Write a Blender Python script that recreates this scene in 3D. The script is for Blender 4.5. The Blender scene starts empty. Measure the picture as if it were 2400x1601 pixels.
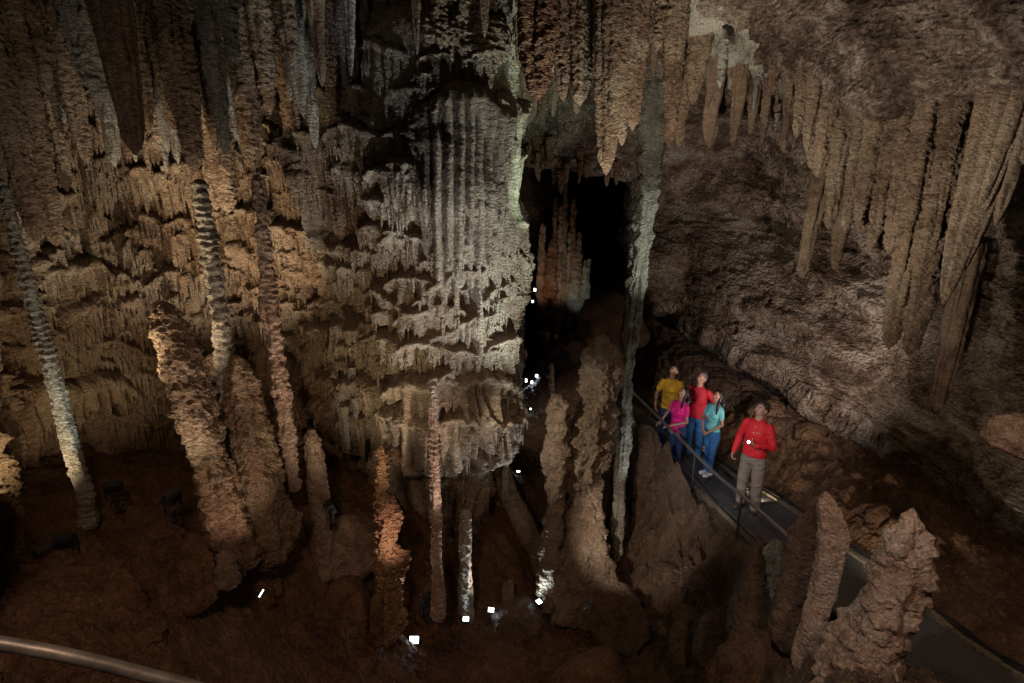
import bpy, math, random
import numpy as np
from mathutils import Vector, Matrix

# ------------------------------------------------------------------ camera, world, exposure
SC = bpy.context.scene
COL = SC.collection
PW, PH, F = 2351.0, 1568.0, 1306.0
PITCH = math.radians(16)
CP, SP = math.cos(PITCH), math.sin(PITCH)
cam = bpy.data.cameras.new("camera")
cam.sensor_width = 36.0
cam.lens = 36.0 * F / PW
cam.clip_start = 0.05
cam.clip_end = 300
camo = bpy.data.objects.new("camera", cam)
COL.objects.link(camo)
camo.location = (0, 0, 0)
camo.rotation_euler = (math.pi / 2 - PITCH, 0, 0)
SC.camera = camo
w = bpy.data.worlds.new("World")
SC.world = w
w.use_nodes = True
w.node_tree.nodes["Background"].inputs[0].default_value = (0.75, 0.62, 0.55, 1)
w.node_tree.nodes["Background"].inputs[1].default_value = 0.017
SC.view_settings.view_transform = 'Standard'
SC.view_settings.look = 'None'
SC.view_settings.exposure = 0.2
SC.view_settings.gamma = 1.0
SC.cycles.use_denoising = True
SC.cycles.denoiser = 'OPENIMAGEDENOISE'
SC.cycles.denoising_input_passes = 'RGB_ALBEDO_NORMAL'
SC.cycles.denoising_prefilter = 'NONE'
SC.cycles.denoising_quality = 'HIGH'
SC.cycles.sample_clamp_direct = 6.0
SC.cycles.max_bounces = 5
SC.cycles.diffuse_bounces = 2
SC.cycles.glossy_bounces = 2
SC.cycles.sample_clamp_indirect = 1.0
SC.cycles.use_light_tree = True


def P(px, py, t):
    """display pixel + distance along the view axis -> world point"""
    xc = (px - PW / 2) / F * t
    yc = -(py - PH / 2) / F * t
    return np.array([xc, t * CP + yc * SP, -t * SP + yc * CP])


# unseen spots, some inferred cave lighting, others added as fill: (pixel x, pixel y, depth), (target), colour, watts, cone degrees, softness radius
LAMPS = [
    # position            target              colour              W    cone  radius
    ((1340, 560, 7.2), (1150, 260, 8.5), (0.66, 1.0, 0.80), 150, 80, .06),
    ((1440, 1250, 7.0), (1040, 120, 7.9), (0.90, 0.97, 0.92), 950, 52, .04),
    ((1150, 1340, 6.0), (870, 300, 7.8), (0.84, 0.88, 1.0), 300, 46, .03),
    ((60, 1150, 5.4), (660, 330, 8.7), (1.0, 0.76, 0.48), 620, 52, .03),
    ((770, 1120, 7.5), (240, 260, 7.9), (1.0, 0.86, 0.70), 520, 58, .03),
    ((330, 1260, 4.9), (330, 380, 7.8), (1.0, 0.84, 0.64), 130, 70, .04),  # added fill for the left wall
    ((40, 1200, 5.6), (70, 850, 7.0), (1.0, 0.78, 0.50), 90, 90, .04),
    ((610, 1320, 5.3), (515, 1080, 6.1), (1.0, 0.68, 0.52), 42, 60, .03),
    ((690, 1330, 5.0), (440, 820, 6.2), (1.0, 0.80, 0.70), 60, 34, .03),
    ((60, 1350, 3.0), (330, 60, 5.8), (1.0, 0.85, 0.72), 70, 62, .04),  # added to lift the black-looking brown stalactite at top left
    ((820, 1330, 5.4), (800, 720, 8.0), (1.0, 0.78, 0.50), 150, 66, .03),
    ((340, 1130, 7.2), (170, 820, 7.8), (1.0, 0.78, 0.50), 30, 95, .03),
    ((300, 1290, 5.6), (140, 900, 6.3), (0.80, 1.0, 0.92), 130, 28, .03),
    ((800, 1300, 5.8), (632, 760, 6.9), (1.0, 0.80, 0.70), 190, 24, .03),
    ((1330, 1290, 6.8), (1540, 1180, 9.6), (1.0, 0.84, 0.70), 100, 70, .03),  # added to brighten the dark embankment
    ((1240, 1180, 8.4), (1060, 850, 8.0), (0.9, 0.93, 1.0), 40, 80, .03),
    ((1080, 1360, 6.2), (1020, 900, 7.8), (1.0, 0.90, 0.74), 22, 60, .04),
    ((970, 1400, 5.8), (893, 1215, 6.9), (1.0, 0.68, 0.52), 110, 34, .03),
    ((1110, 1380, 6.2), (1000, 1060, 7.2), (1.0, 0.76, 0.62), 160, 34, .03),
    ((1480, 780, 4.8), (1960, 220, 7.0), (1.0, 0.89, 0.76), 430, 95, .05),
    ((1500, 640, 6.0), (1480, 60, 7.0), (1.0, 0.82, 0.62), 120, 80, .06),
    ((1960, 1010, 7.6), (1700, 640, 12.3), (1.0, 0.84, 0.75), 320, 100, .05),
    ((2000, 1350, 6.2), (2100, 850, 9.0), (1.0, 0.82, 0.62), 90, 90, .06),
    ((960, 950, 6.4), (1350, 1000, 8.4), (1.0, 0.86, 0.72), 210, 50, .05),
    ((1630, 700, 7.2), (1472, 560, 9.0), (0.94, 1.0, 0.92), 170, 50, .04),
    ((1240, 800, 12.5), (1300, 980, 13), (1.0, 0.74, 0.5), 30, 120, .1),  # added to lighten the floor towards the far chamber
    ((1200, 760, 18), (1310, 560, 20), (1.0, 0.66, 0.42), 110, 60, .1),
    ((1400, 760, 18), (1330, 640, 20), (.9, 1.0, 0.9), 50, 50, .1),
    ((1700, 700, 2.9), (2060, 1380, 4.2), (1.0, 0.84, 0.74), 110, 60, .05),
    ((2000, 650, 3.5), (2160, 1230, 7.5), (1.0, 0.72, 0.52), 60, 70, .05),  # added to bring up the dark bank at right
    ((1540, 1220, 8.2), (1430, 960, 9.0), (0.86, 0.97, 1.0), 60, 56, .03),
    ((1250, 1100, 10.2), (1190, 820, 11), (0.85, 0.92, 1.0), 40, 50, .03),  # added so the thin wet stalagmite shows
    ((1330, 900, 5.2), (1660, 1010, 9.6), (0.84, 0.86, 1.0), 260, 40, .05),
    ((1500, 700, 3.0), (1720, 1060, 8.6), (0.88, 0.88, 1.0), 160, 30, .05),
    ((-1.2, .8, .9), (-2.6, 5.6, -4.4), (1.0, 0.64, 0.42), 260, 84, .2),  # soft fill added beside the camera for the left floor
    ((2.8, 1.2, .7), (1.6, 7.0, -6.0), (1.0, 0.66, 0.46), 170, 80, .2),  # second added soft fill, aimed at the pit floor
]


def lamp(pos, tgt, col, watts, cone, rad, name='cave_or_fill_lamp', blend=.8):
    l = bpy.data.lights.new(name, 'SPOT')
    l.energy = watts
    l.color = col
    l.spot_size = math.radians(cone)
    l.spot_blend = blend
    l.shadow_soft_size = rad
    o = bpy.data.objects.new(name, l)
    COL.objects.link(o)
    p = Vector(P(*pos)) if abs(pos[0]) > 20 else Vector(pos)
    t_ = Vector(P(*tgt)) if abs(tgt[0]) > 20 else Vector(tgt)
    o.location = p
    o.rotation_euler = (t_ - p).to_track_quat('-Z', 'Y').to_euler()
    return o


for L in LAMPS:
    lamp(*L)

# ------------------------------------------------------------------ noise
RNG = np.random.RandomState(7)
PERM = RNG.permutation(4096).astype(np.int64)
GR = RNG.normal(size=(4096, 3))
GR /= np.linalg.norm(GR, axis=1)[:, None]
GR = GR.astype(np.float32)
RV = RNG.rand(4096).astype(np.float32)


def hsh(i, j, k=0):
    return PERM[(PERM[(PERM[i & 4095] + j) & 4095] + k) & 4095]


def noise(x, y, z):
    x, y, z = np.broadcast_arrays(np.asarray(x, np.float32), np.asarray(y, np.float32), np.asarray(z, np.float32))
    xi, yi, zi = np.floor(x).astype(np.int64), np.floor(y).astype(np.int64), np.floor(z).astype(np.int64)
    fx, fy, fz = x - xi, y - yi, z - zi
    u, v, w_ = (f * f * f * (f * (f * 6 - 15) + 10) for f in (fx, fy, fz))
    out = 0
    for a in (0, 1):
        for b in (0, 1):
            for c in (0, 1):
                g = GR[hsh(xi + a, yi + b, zi + c)]
                d = g[..., 0] * (fx - a) + g[..., 1] * (fy - b) + g[..., 2] * (fz - c)
                wt = (u if a else 1 - u) * (v if b else 1 - v) * (w_ if c else 1 - w_)
                out = out + d * wt
    return out * 1.5


def fbm(x, y, z, o=4, g=.5, lac=2.03):
    s, a = 0, 1.0
    for i in range(o):
        s = s + a * noise(x + 17.3 * i, y - 9.1 * i, z + 5.7 * i)
        x, y, z, a = x * lac, y * lac, z * lac, a * g
    return s


def ridge(x, y, z, o=3, g=.5):
    s, a = 0, 1.0
    for i in range(o):
        s = s + a * (1 - 2 * np.abs(noise(x + 31.7 * i, y + 3.3 * i, z - 8.8 * i)))
        x, y, z, a = x * 2.1, y * 2.1, z * 2.1, a * g
    return s


def cells(x, y, z):
    """knobs: 1 at a knob's centre down to 0 between knobs"""
    x, y, z = np.broadcast_arrays(np.asarray(x, np.float32), np.asarray(y, np.float32), np.asarray(z, np.float32))
    xi, yi, zi = np.floor(x).astype(np.int64), np.floor(y).astype(np.int64), np.floor(z).astype(np.int64)
    best = np.full(x.shape, 9.0, np.float32)
    for a in (-1, 0, 1):
        for b in (-1, 0, 1):
            for c in (-1, 0, 1):
                h = hsh(xi + a, yi + b, zi + c)
                d = (xi + a + RV[h] - x) ** 2 + (yi + b + RV[(h + 911) & 4095] - y) ** 2 + (zi + c + RV[(h + 1777) & 4095] - z) ** 2
                best = np.minimum(best, d)
    return np.clip(1.08 - 1.1 * np.sqrt(best), 0, 1)


def sstep(a, b, x):
    t = np.clip((x - a) / (b - a), 0, 1)
    return t * t * (3 - 2 * t)


class TPS:
    def __init__(s, pts, vals, lam=1e-3):
        s.p = np.array(pts, float)
        n = len(s.p)
        K = s.k(s.p, s.p) + lam * np.eye(n)
        Q = np.c_[np.ones(n), s.p]
        A = np.block([[K, Q], [Q.T, np.zeros((3, 3))]])
        s.w = np.linalg.solve(A, np.r_[np.array(vals, float), 0, 0, 0])

    def k(s, a, b):
        d2 = ((a[:, None, :] - b[None]) ** 2).sum(-1)
        return .5 * d2 * np.log(d2 + 1e-9)

    def __call__(s, x, y):
        q = np.c_[x.ravel(), y.ravel()]
        out = np.empty(len(q))
        for i in range(0, len(q), 60000):
            c = q[i:i + 60000]
            out[i:i + 60000] = s.k(c, s.p) @ s.w[:-3] + s.w[-3] + c @ s.w[-2:]
        return out.reshape(x.shape)


# ------------------------------------------------------------------ materials
def rock_mat(name, cols, rough=.75, bump=.6, scale=1.0, spec=.3, stretch=(1, 1, 1.9), coat=0.0, fine=1.0, pit=.5, ramp=(.40, .30)):
    m = bpy.data.materials.new(name)
    m.use_nodes = True
    nt = m.node_tree
    N, Lk = nt.nodes, nt.links
    bs = N['Principled BSDF']
    geo = N.new('ShaderNodeNewGeometry')
    mp = N.new('ShaderNodeVectorMath')
    mp.operation = 'MULTIPLY'
    mp.inputs[1].default_value = [c * scale for c in stretch]
    Lk.new(geo.outputs['Position'], mp.inputs[0])

    def nz(s, det=5, rg=.6, dist=0.0, src=None):
        n = N.new('ShaderNodeTexNoise')
        n.inputs['Scale'].default_value = s
        n.inputs['Detail'].default_value = det
        n.inputs['Roughness'].default_value = rg
        n.inputs['Distortion'].default_value = dist
        Lk.new(src or mp.outputs[0], n.inputs['Vector'])
        return n
    n1 = nz(1.1, 6, .65, .6, geo.outputs['Position'])
    n2 = nz(9, 6, .7, 1.0)
    mixf = N.new('ShaderNodeMath')
    mixf.operation = 'MULTIPLY_ADD'
    mixf.inputs[1].default_value = .45
    Lk.new(n2.outputs[0], mixf.inputs[0])
    sc_ = N.new('ShaderNodeMath')
    sc_.operation = 'MULTIPLY'
    sc_.inputs[1].default_value = .6
    Lk.new(n1.outputs[0], sc_.inputs[0])
    Lk.new(sc_.outputs[0], mixf.inputs[2])
    r = N.new('ShaderNodeValToRGB')
    el = r.color_ramp.elements
    k = len(cols)
    while len(el) < k:
        el.new(.5)
    for i, c in enumerate(cols):
        el[i].position = ramp[0] + ramp[1] * i / (k - 1)
        el[i].color = (*c, 1)
    Lk.new(mixf.outputs[0], r.inputs[0])
    # fine random mottling, small shadow and highlight contrast put into the colour
    n4 = nz(48 * fine, 3, .75, .5, geo.outputs['Position'])
    mr = N.new('ShaderNodeMapRange')
    mr.inputs[1].default_value = .34
    mr.inputs[2].default_value = .66
    mr.inputs[3].default_value = .55
    mr.inputs[4].default_value = 1.3
    Lk.new(n4.outputs[0], mr.inputs[0])
    mxc = N.new('ShaderNodeVectorMath')
    mxc.operation = 'SCALE'
    Lk.new(r.outputs[0], mxc.inputs[0])
    Lk.new(mr.outputs[0], mxc.inputs['Scale'])
    Lk.new(mxc.outputs[0], bs.inputs['Base Color'])
    # bump: ripples + pits + grain
    b1 = nz(26 * fine, 4, .65, .8)
    v = N.new('ShaderNodeTexVoronoi')
    v.inputs['Scale'].default_value = 22 * fine
    Lk.new(mp.outputs[0], v.inputs['Vector'])
    b3 = nz(110 * fine, 3, .7)
    a1 = N.new('ShaderNodeMath')
    a1.operation = 'MULTIPLY_ADD'
    a1.inputs[1].default_value = pit
    Lk.new(v.outputs['Distance'], a1.inputs[0])
    Lk.new(b1.outputs[0], a1.inputs[2])
    a2 = N.new('ShaderNodeMath')
    a2.operation = 'MULTIPLY_ADD'
    a2.inputs[1].default_value = .25
    Lk.new(b3.outputs[0], a2.inputs[0])
    Lk.new(a1.outputs[0], a2.inputs[2])
    bp = N.new('ShaderNodeBump')
    bp.inputs['Strength'].default_value = bump
    bp.inputs['Distance'].default_value = .075
    Lk.new(a2.outputs[0], bp.inputs['Height'])
    Lk.new(bp.outputs[0], bs.inputs['Normal'])
    rr = N.new('ShaderNodeMapRange')
    rr.inputs[3].default_value = rough - .18
    rr.inputs[4].default_value = min(1, rough + .18)
    Lk.new(n2.outputs[0], rr.inputs[0])
    Lk.new(rr.outputs[0], bs.inputs['Roughness'])
    bs.inputs['Specular IOR Level'].default_value = spec
    if coat:
        bs.inputs['Coat Weight'].default_value = coat
        bs.inputs['Coat Roughness'].default_value = .12
        Lk.new(bp.outputs[0], bs.inputs['Coat Normal'])
    return m


def mat(name, col, rough=.6, metal=0, emit=0, ecol=None, noise_s=0, noise_a=.15, spec=.5):
    m = bpy.data.materials.new(name)
    m.use_nodes = True
    nt = m.node_tree
    b = nt.nodes['Principled BSDF']
    b.inputs['Base Color'].default_value = (*col, 1)
    b.inputs['Roughness'].default_value = rough
    b.inputs['Metallic'].default_value = metal
    b.inputs['Specular IOR Level'].default_value = spec
    if emit:
        b.inputs['Emission Color'].default_value = (*(ecol or col), 1)
        b.inputs['Emission Strength'].default_value = emit
    if noise_s:
        tc = nt.nodes.new('ShaderNodeTexCoord')
        n = nt.nodes.new('ShaderNodeTexNoise')
        n.inputs['Scale'].default_value = noise_s
        n.inputs['Detail'].default_value = 5
        nt.links.new(tc.outputs['Object'], n.inputs['Vector'])
        r = nt.nodes.new('ShaderNodeValToRGB')
        r.color_ramp.elements[0].position = .3
        r.color_ramp.elements[1].position = .7
        r.color_ramp.elements[0].color = (*[c * (1 - noise_a * 2) for c in col], 1)
        r.color_ramp.elements[1].color = (*[min(1, c * (1 + noise_a)) for c in col], 1)
        nt.links.new(n.outputs[0], r.inputs[0])
        nt.links.new(r.outputs[0], b.inputs['Base Color'])
        bp = nt.nodes.new('ShaderNodeBump')
        bp.inputs['Strength'].default_value = .3
        bp.inputs['Distance'].default_value = .01
        nt.links.new(n.outputs[0], bp.inputs['Height'])
        nt.links.new(bp.outputs[0], b.inputs['Normal'])
    return m


M = {}
M['wall'] = rock_mat('flowstone_tan', [(.10, .055, .03), (.26, .17, .10), (.36, .27, .18), (.42, .36, .27)], .55, .85, spec=.5)
M['mass'] = rock_mat('flowstone_pale', [(.16, .10, .06), (.31, .24, .16), (.42, .36, .27), (.5, .46, .38)], .52, .85, spec=.5)
M['stal'] = rock_mat('stalactite_tan', [(.12, .065, .035), (.28, .19, .12), (.38, .29, .19), (.42, .37, .28)], .52, .9, spec=.5)
M['brown'] = rock_mat('stalactite_brown', [(.08, .045, .028), (.17, .11, .07), (.25, .18, .12), (.31, .25, .18)], .6, .5)
M['grey'] = rock_mat('stalactite_grey', [(.14, .12, .10), (.26, .24, .20), (.36, .34, .29), (.42, .41, .36)], .65, .7)
M['ochre'] = rock_mat('stalactite_ochre', [(.12, .068, .042), (.25, .17, .11), (.35, .265, .18), (.42, .355, .265)], .6, .7)
M['orange'] = rock_mat('pitted_orange', [(.14, .06, .03), (.30, .16, .09), (.42, .26, .15), (.48, .35, .24)], .7, 1.0, pit=1.0)
M['pink'] = rock_mat('stalagmite_pinkish', [(.14, .075, .05), (.32, .22, .16), (.45, .35, .28), (.52, .44, .37)], .65, .8)
M['wet'] = rock_mat('wet_dark_rock', [(.05, .03, .018), (.12, .075, .045), (.19, .12, .075), (.26, .18, .12)], .35, .9, spec=.6, coat=.7)
M['wetpale'] = rock_mat('wet_pale_rock', [(.08, .05, .03), (.20, .14, .09), (.30, .23, .16), (.40, .34, .26)], .35, .8, spec=.6, coat=.6)
M['greywet'] = rock_mat('wet_grey_green_flowstone', [(.10, .085, .06), (.24, .22, .17), (.37, .355, .29), (.48, .47, .41)], .4, .9, coat=.4)
M['limestone'] = rock_mat('limestone_wall', [(.06, .035, .022), (.17, .115, .08), (.34, .265, .20), (.45, .39, .32)], .85, 1.0, ramp=(.42, .22), stretch=(1, 1, 1.3), scale=.8, pit=.9)
M['floor'] = rock_mat('cave_mud', [(.045, .022, .012), (.11, .058, .030), (.17, .095, .05), (.23, .15, .09)], .7, .7, stretch=(1, 1, 1), spec=.35)
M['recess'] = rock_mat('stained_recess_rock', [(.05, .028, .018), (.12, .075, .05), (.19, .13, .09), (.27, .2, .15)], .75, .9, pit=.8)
M['paleslab'] = rock_mat('pale_ceiling_slab', [(.22, .20, .16), (.42, .40, .32), (.52, .50, .42), (.56, .55, .48)], .85, .8, stretch=(1, 1, 1))
M['pool'] = rock_mat('far_chamber_rock', [(.06, .035, .022), (.14, .09, .06), (.22, .16, .11), (.28, .22, .17)], .5, .8, spec=.5)

# ------------------------------------------------------------------ mesh helpers


def tag(o, label=None, cat=None, group=None, kind=None):
    if label: o['label'] = label
    if cat: o['category'] = cat
    if group: o['group'] = group
    if kind: o['kind'] = kind
    return o


def mesh_obj(name, V, Fc, m, parent=None, origin=None, smooth=True):
    V = np.asarray(V, np.float32).reshape(-1, 3)
    if origin is not None:
        V = V - np.asarray(origin, np.float32)
    me = bpy.data.meshes.new(name)
    Fc = np.asarray(Fc, np.int32)
    n = len(Fc)
    k = Fc.shape[1]
    me.vertices.add(len(V))
    me.vertices.foreach_set('co', V.ravel())
    me.loops.add(n * k)
    me.loops.foreach_set('vertex_index', Fc.ravel())
    me.polygons.add(n)
    me.polygons.foreach_set('loop_start', np.arange(0, n * k, k, dtype=np.int32))
    me.polygons.foreach_set('loop_total', np.full(n, k, np.int32))
    me.polygons.foreach_set('use_smooth', np.full(n, smooth))
    me.update(calc_edges=True)
    me.validate()
    if m: me.materials.append(m)
    o = bpy.data.objects.new(name, me)
    COL.objects.link(o)
    if origin is not None: o.location = [float(c) for c in origin]
    if parent: o.parent = parent
    return o


def grid_faces(nr, nc, mask=None, wrap=False):
    i, j = np.mgrid[0:nr - 1, 0:(nc if wrap else nc - 1)]
    j2 = (j + 1) % nc
    f = np.stack([i * nc + j, i * nc + j2, (i + 1) * nc + j2, (i + 1) * nc + j], -1)
    if mask is not None:
        ok = mask[i, j] & mask[i, j2] & mask[i + 1, j2] & mask[i + 1, j]
        f = f[ok]
    return f.reshape(-1, 4)


def compact(V, Fc):
    V = V.reshape(-1, 3)
    used = np.zeros(len(V), bool)
    used[Fc.ravel()] = True
    idx = np.cumsum(used) - 1
    return V[used], idx[Fc]


# ------------------------------------------------------------------ left wall and the giant flowstone column: plan curve
plan_px = [(-520, 2.5), (-330, 4.2), (-150, 5.8), (0, 7.2), (200, 8.4), (400, 9.1), (600, 9.2), (740, 8.8), (840, 8.3), (930, 7.8), (1020, 7.65),
           (1090, 7.8), (1135, 8.15), (1158, 8.7), (1160, 9.6), (1148, 11), (1130, 13), (1120, 16)]
ctrl = np.array([P(a, 784, t)[:2] for a, t in plan_px])


def catmull(c, n=24):
    out = []
    c = np.vstack([2 * c[0] - c[1], c, 2 * c[-1] - c[-2]])
    for i in range(1, len(c) - 2):
        for k in range(n):
            t = k / n
            out.append(.5 * ((2 * c[i]) + (-c[i - 1] + c[i + 1]) * t + (2 * c[i - 1] - 5 * c[i] + 4 * c[i + 1] - c[i + 2]) * t * t
                             + (-c[i - 1] + 3 * c[i] - 3 * c[i + 1] + c[i + 2]) * t ** 3))
    out.append(c[-2])
    return np.array(out)


pc = catmull(ctrl)
arc = np.r_[0, np.cumsum(np.linalg.norm(np.diff(pc, axis=0), axis=1))]
SLEN = arc[-1]
DS = .0145
ns = int(SLEN / DS)
ZT, ZB = 4.0, -7.4
nzv = int((ZT - ZB) / .0145)
S = np.linspace(0, SLEN, ns)
CX, CY = np.interp(S, arc, pc[:, 0]), np.interp(S, arc, pc[:, 1])
TX, TY = np.gradient(CX, S), np.gradient(CY, S)
tl = np.hypot(TX, TY)
NX, NY = TY / tl, -TX / tl      # towards the chamber (camera side)
k_ = np.ones(61) / 61
NX = np.convolve(np.pad(NX, 30, 'edge'), k_, 'valid')
NY = np.convolve(np.pad(NY, 30, 'edge'), k_, 'valid')
Zv = np.linspace(ZT, ZB, nzv)
UU, ZZ = np.meshgrid(S, Zv)
az_curve = np.arctan2(CX, CY)


def suv(px, py):
    """pixel -> (s, z) on the undisplaced wall"""
    d = P(px, py, 1.0)
    a = math.atan2(d[0], d[1])
    lim = int(np.argmax(az_curve)) + 1
    i = int(np.argmin(np.abs(az_curve[:lim] - a)))
    dist = math.hypot(CX[i], CY[i])
    return S[i], dist * d[2] / math.hypot(d[0], d[1])


S_MASS = suv(775, 784)[0]
wx = CX[None, :] + 0 * ZZ
wy = CY[None, :] + 0 * ZZ
D = .30 * fbm(wx * .55, wy * .55, ZZ * .5, 3)
# ribs running down the upper left wall
warp = UU * 4.2 + 1.3 * noise(UU * .9, ZZ * .35, 3.0) + .25 * noise(UU * 3, ZZ * 1.3, 5.0)
rib = np.abs(np.sin(warp * math.pi / 2)) ** .7
ribmask = sstep(-2.9, -.6, ZZ + .9 * noise(UU * 1.1, 1.0, 9.0)) * (1 - .75 * sstep(S_MASS - .2, S_MASS + .5, UU))
D += ribmask * (.20 * rib + .10 * sstep(-.5, 2.0, ZZ))
rr_ = random.Random(5)


def canopy(s0, z0, w_, h, p, nfl=None, kind=0):
    """one flowstone canopy: rounded cap, fluted drape with icicle tips, layered with max()"""
    global D
    j0, j1 = max(0, int((s0 - w_) / SLEN * (ns - 1))), min(ns, int((s0 + w_) / SLEN * (ns - 1)) + 2)
    zt, zb = z0 + .1, z0 - h * 1.75 - .1
    i0, i1 = max(0, int((ZT - zt) / (ZT - ZB) * (nzv - 1))), min(nzv, int((ZT - zb) / (ZT - ZB) * (nzv - 1)) + 2)
    if j1 - j0 < 3 or i1 - i0 < 3: return
    u, z = UU[i0:i1, j0:j1], ZZ[i0:i1, j0:j1]
    sd = rr_.random() * 90
    u2 = u + .05 * noise(u * 5, z * 1.2, sd)
    x = (u2 - s0) / w_
    ztop = z0 - .5 * w_ * x * x - .10 * noise(u * 3.2, sd, 0.0) - .3 * w_ * x * (sd / 45 - 1)
    t = (ztop - z) / h
    cap = .16 + .1 * rr_.random()
    capf = np.sqrt(np.clip(1 - (1 - np.clip(t / cap, 0, 1)) ** 2, 0, 1))
    fw = rr_.uniform(.055, .10) if nfl is None else 2 * w_ / nfl
    q = u2 / fw + .6 * noise(u * 6, sd, z * .8)
    fi = np.floor(q).astype(np.int64)
    f = (q - fi) * 2 - 1
    hv = RV[hsh(fi, np.int64(int(sd * 40)), np.int64(7))]
    L = (.6 + 1.0 * hv) * (1 - .35 * np.abs(x))
    body = 1 - .2 * np.clip(t, 0, 1.4)
    flute = np.sqrt(np.clip(1 - f * f, 0, 1))
    fd = sstep(cap * .5, .45, t)
    end = L - (.25 * f * f + .6 * f ** 4) * fd
    fall = 1 - sstep(end - .06, end + .02, t)
    edge = np.sqrt(np.clip(1 - x * x, 0, 1)) * .7 + .3 * (np.abs(x) < 1)
    d = (p * edge * capf * body + fd * (flute - .75) * min(.16, fw * 1.6) * (.6 + .8 * hv)) * fall * (t > 0) * (np.abs(x) < 1)
    cur = D[i0:i1, j0:j1]
    base = base0[i0:i1, j0:j1]
    new = np.where((t > 0) & (fall > .02) & (np.abs(x) < 1), base + d, cur)
    if kind == 0:
        for k in range(int(w_ * 2 / fw * 1.3)):
            xx = rr_.uniform(-.92, .92)
            ICI.append((s0 + xx * w_, z0 - .5 * w_ * xx * xx - h * rr_.uniform(.55, 1.25) * (1 - .35 * abs(xx)), rr_.uniform(.06, .24), rr_.uniform(.011, .026)))
    FM[i0:i1, j0:j1] = np.where(new > cur, np.clip(fd * (fall > .5) + .2, 0, 1), FM[i0:i1, j0:j1])
    D[i0:i1, j0:j1] = np.maximum(cur, new)


base0 = D.copy()
FM = np.zeros(D.shape, np.float32)
ICI = []
# underside of the giant column and the lower left wall step back
zfr = suv(950, 1055)[1]
# big named canopies of the column: (centre x, top y, half width px, drop px, protrusion m, flutes)
CAN = [(1075, 20, 110, 560, .22, 12), (960, 10, 90, 300, .18, 9), (1070, 178, 95, 470, .36, 11), (1030, 262, 60, 230, .26, 7), (1125, 190, 45, 300, .30, 6), (1085, 330, 55, 260, .30, 6),
       (900, 92, 48, 85, .26, 8), (1010, 135, 50, 60, .22, 7), (1085, 105, 55, 70, .25, 8), (985, 170, 50, 55, .2, 7),
       (835, 205, 60, 60, .22, 7), (860, 288, 62, 62, .28, 9), (850, 362, 55, 150, .28, 8), (935, 378, 48, 90, .3, 7),
       (940, 300, 45, 60, .2, 6), (905, 440, 60, 80, .24, 8), (985, 345, 45, 90, .25, 6),
       (700, 318, 65, 66, .26, 10), (742, 388, 34, 120, .3, 6), (685, 505, 60, 85, .30, 9), (655, 420, 45, 60, .2, 6), (610, 470, 50, 70, .2, 7),
       (1142, 280, 40, 60, .26, 5), (1150, 345, 36, 60, .26, 5), (1140, 500, 48, 60, .28, 6), (1130, 430, 40, 60, .24, 5),
       (1040, 480, 50, 120, .28, 7), (1025, 545, 62, 80, .3, 8), (950, 520, 70, 60, .26, 8), (1140, 575, 45, 60, .26, 6),
       (1045, 610, 70, 70, .32, 8), (1120, 640, 55, 70, .28, 7), (960, 620, 60, 60, .26, 7), (880, 560, 70, 60, .25, 9),
       (1090, 710, 75, 70, .3, 9), (1000, 690, 65, 60, .28, 8), (900, 660, 70, 60, .25, 8), (820, 640, 60, 60, .22, 8),
       (1120, 770, 70, 80, .28, 9), (1010, 770, 75, 60, .3, 9), (900, 750, 80, 60, .25, 10), (810, 770, 60, 60, .22, 8),
       (1090, 850, 90, 110, .34, 11), (980, 850, 80, 90, .32, 10), (870, 850, 80, 100, .3, 10), (780, 860, 50, 80, .25, 6),
       (760, 905, 60, 110, .3, 8), (850, 930, 80, 120, .32, 10), (950, 920, 70, 110, .34, 9), (1050, 930, 90, 110, .32, 12),
       (350, 380, 60, 90, .35, 6), (420, 400, 60, 110, .3, 7), (300, 510, 60, 60, .2, 6), (430, 490, 55, 90, .3, 6), (425, 600, 55, 110, .3, 5),
       (430, 660, 60, 110, .28, 6), (180, 590, 80, 80, .3, 7), (150, 680, 80, 110, .3, 8), (70, 610, 60, 60, .25, 6),
       (240, 700, 60, 70, .25, 5), (40, 870, 60, 170, .34, 4), (120, 880, 50, 170, .34, 4), (215, 850, 75, 130, .45, 5),
       (260, 760, 70, 60, .3, 6), (560, 600, 50, 60, .2, 7), (640, 640, 60, 60, .2, 8), (700, 700, 60, 60, .2, 8), (560, 700, 50, 80, .2, 7)]
# random canopies between them
for k in range(380):
    px, py = rr_.uniform(-170, 1165), rr_.uniform(180, 960)
    if px > 970 and py < 560: continue
    s0, z0 = suv(px, py)
    w0 = rr_.uniform(.10, .30) * (1 if py > 420 else 1.2)
    canopy(s0, z0, w0, w0 * rr_.uniform(1.0, 2.4), rr_.uniform(.13, .27) + .07 * (k % 4 == 0))
for (px, py, hw, dr, p, nf) in CAN:
    s0, z0 = suv(px, py)
    s1, _ = suv(px + 4, py)
    r_ = math.hypot(*P(px, py, 1)[:2])
    dist = 8.4
    m_ = dist / F
    canopy(s0, z0, hw * m_ * 1.15, dr * m_ * .9, p, nf)
for _ in range(40):     # round the back of the column
    canopy(rr_.uniform(suv(1150, 500)[0], SLEN), rr_.uniform(-4, 3), rr_.uniform(.2, .5), rr_.uniform(.2, .8), rr_.uniform(.15, .3))
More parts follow.
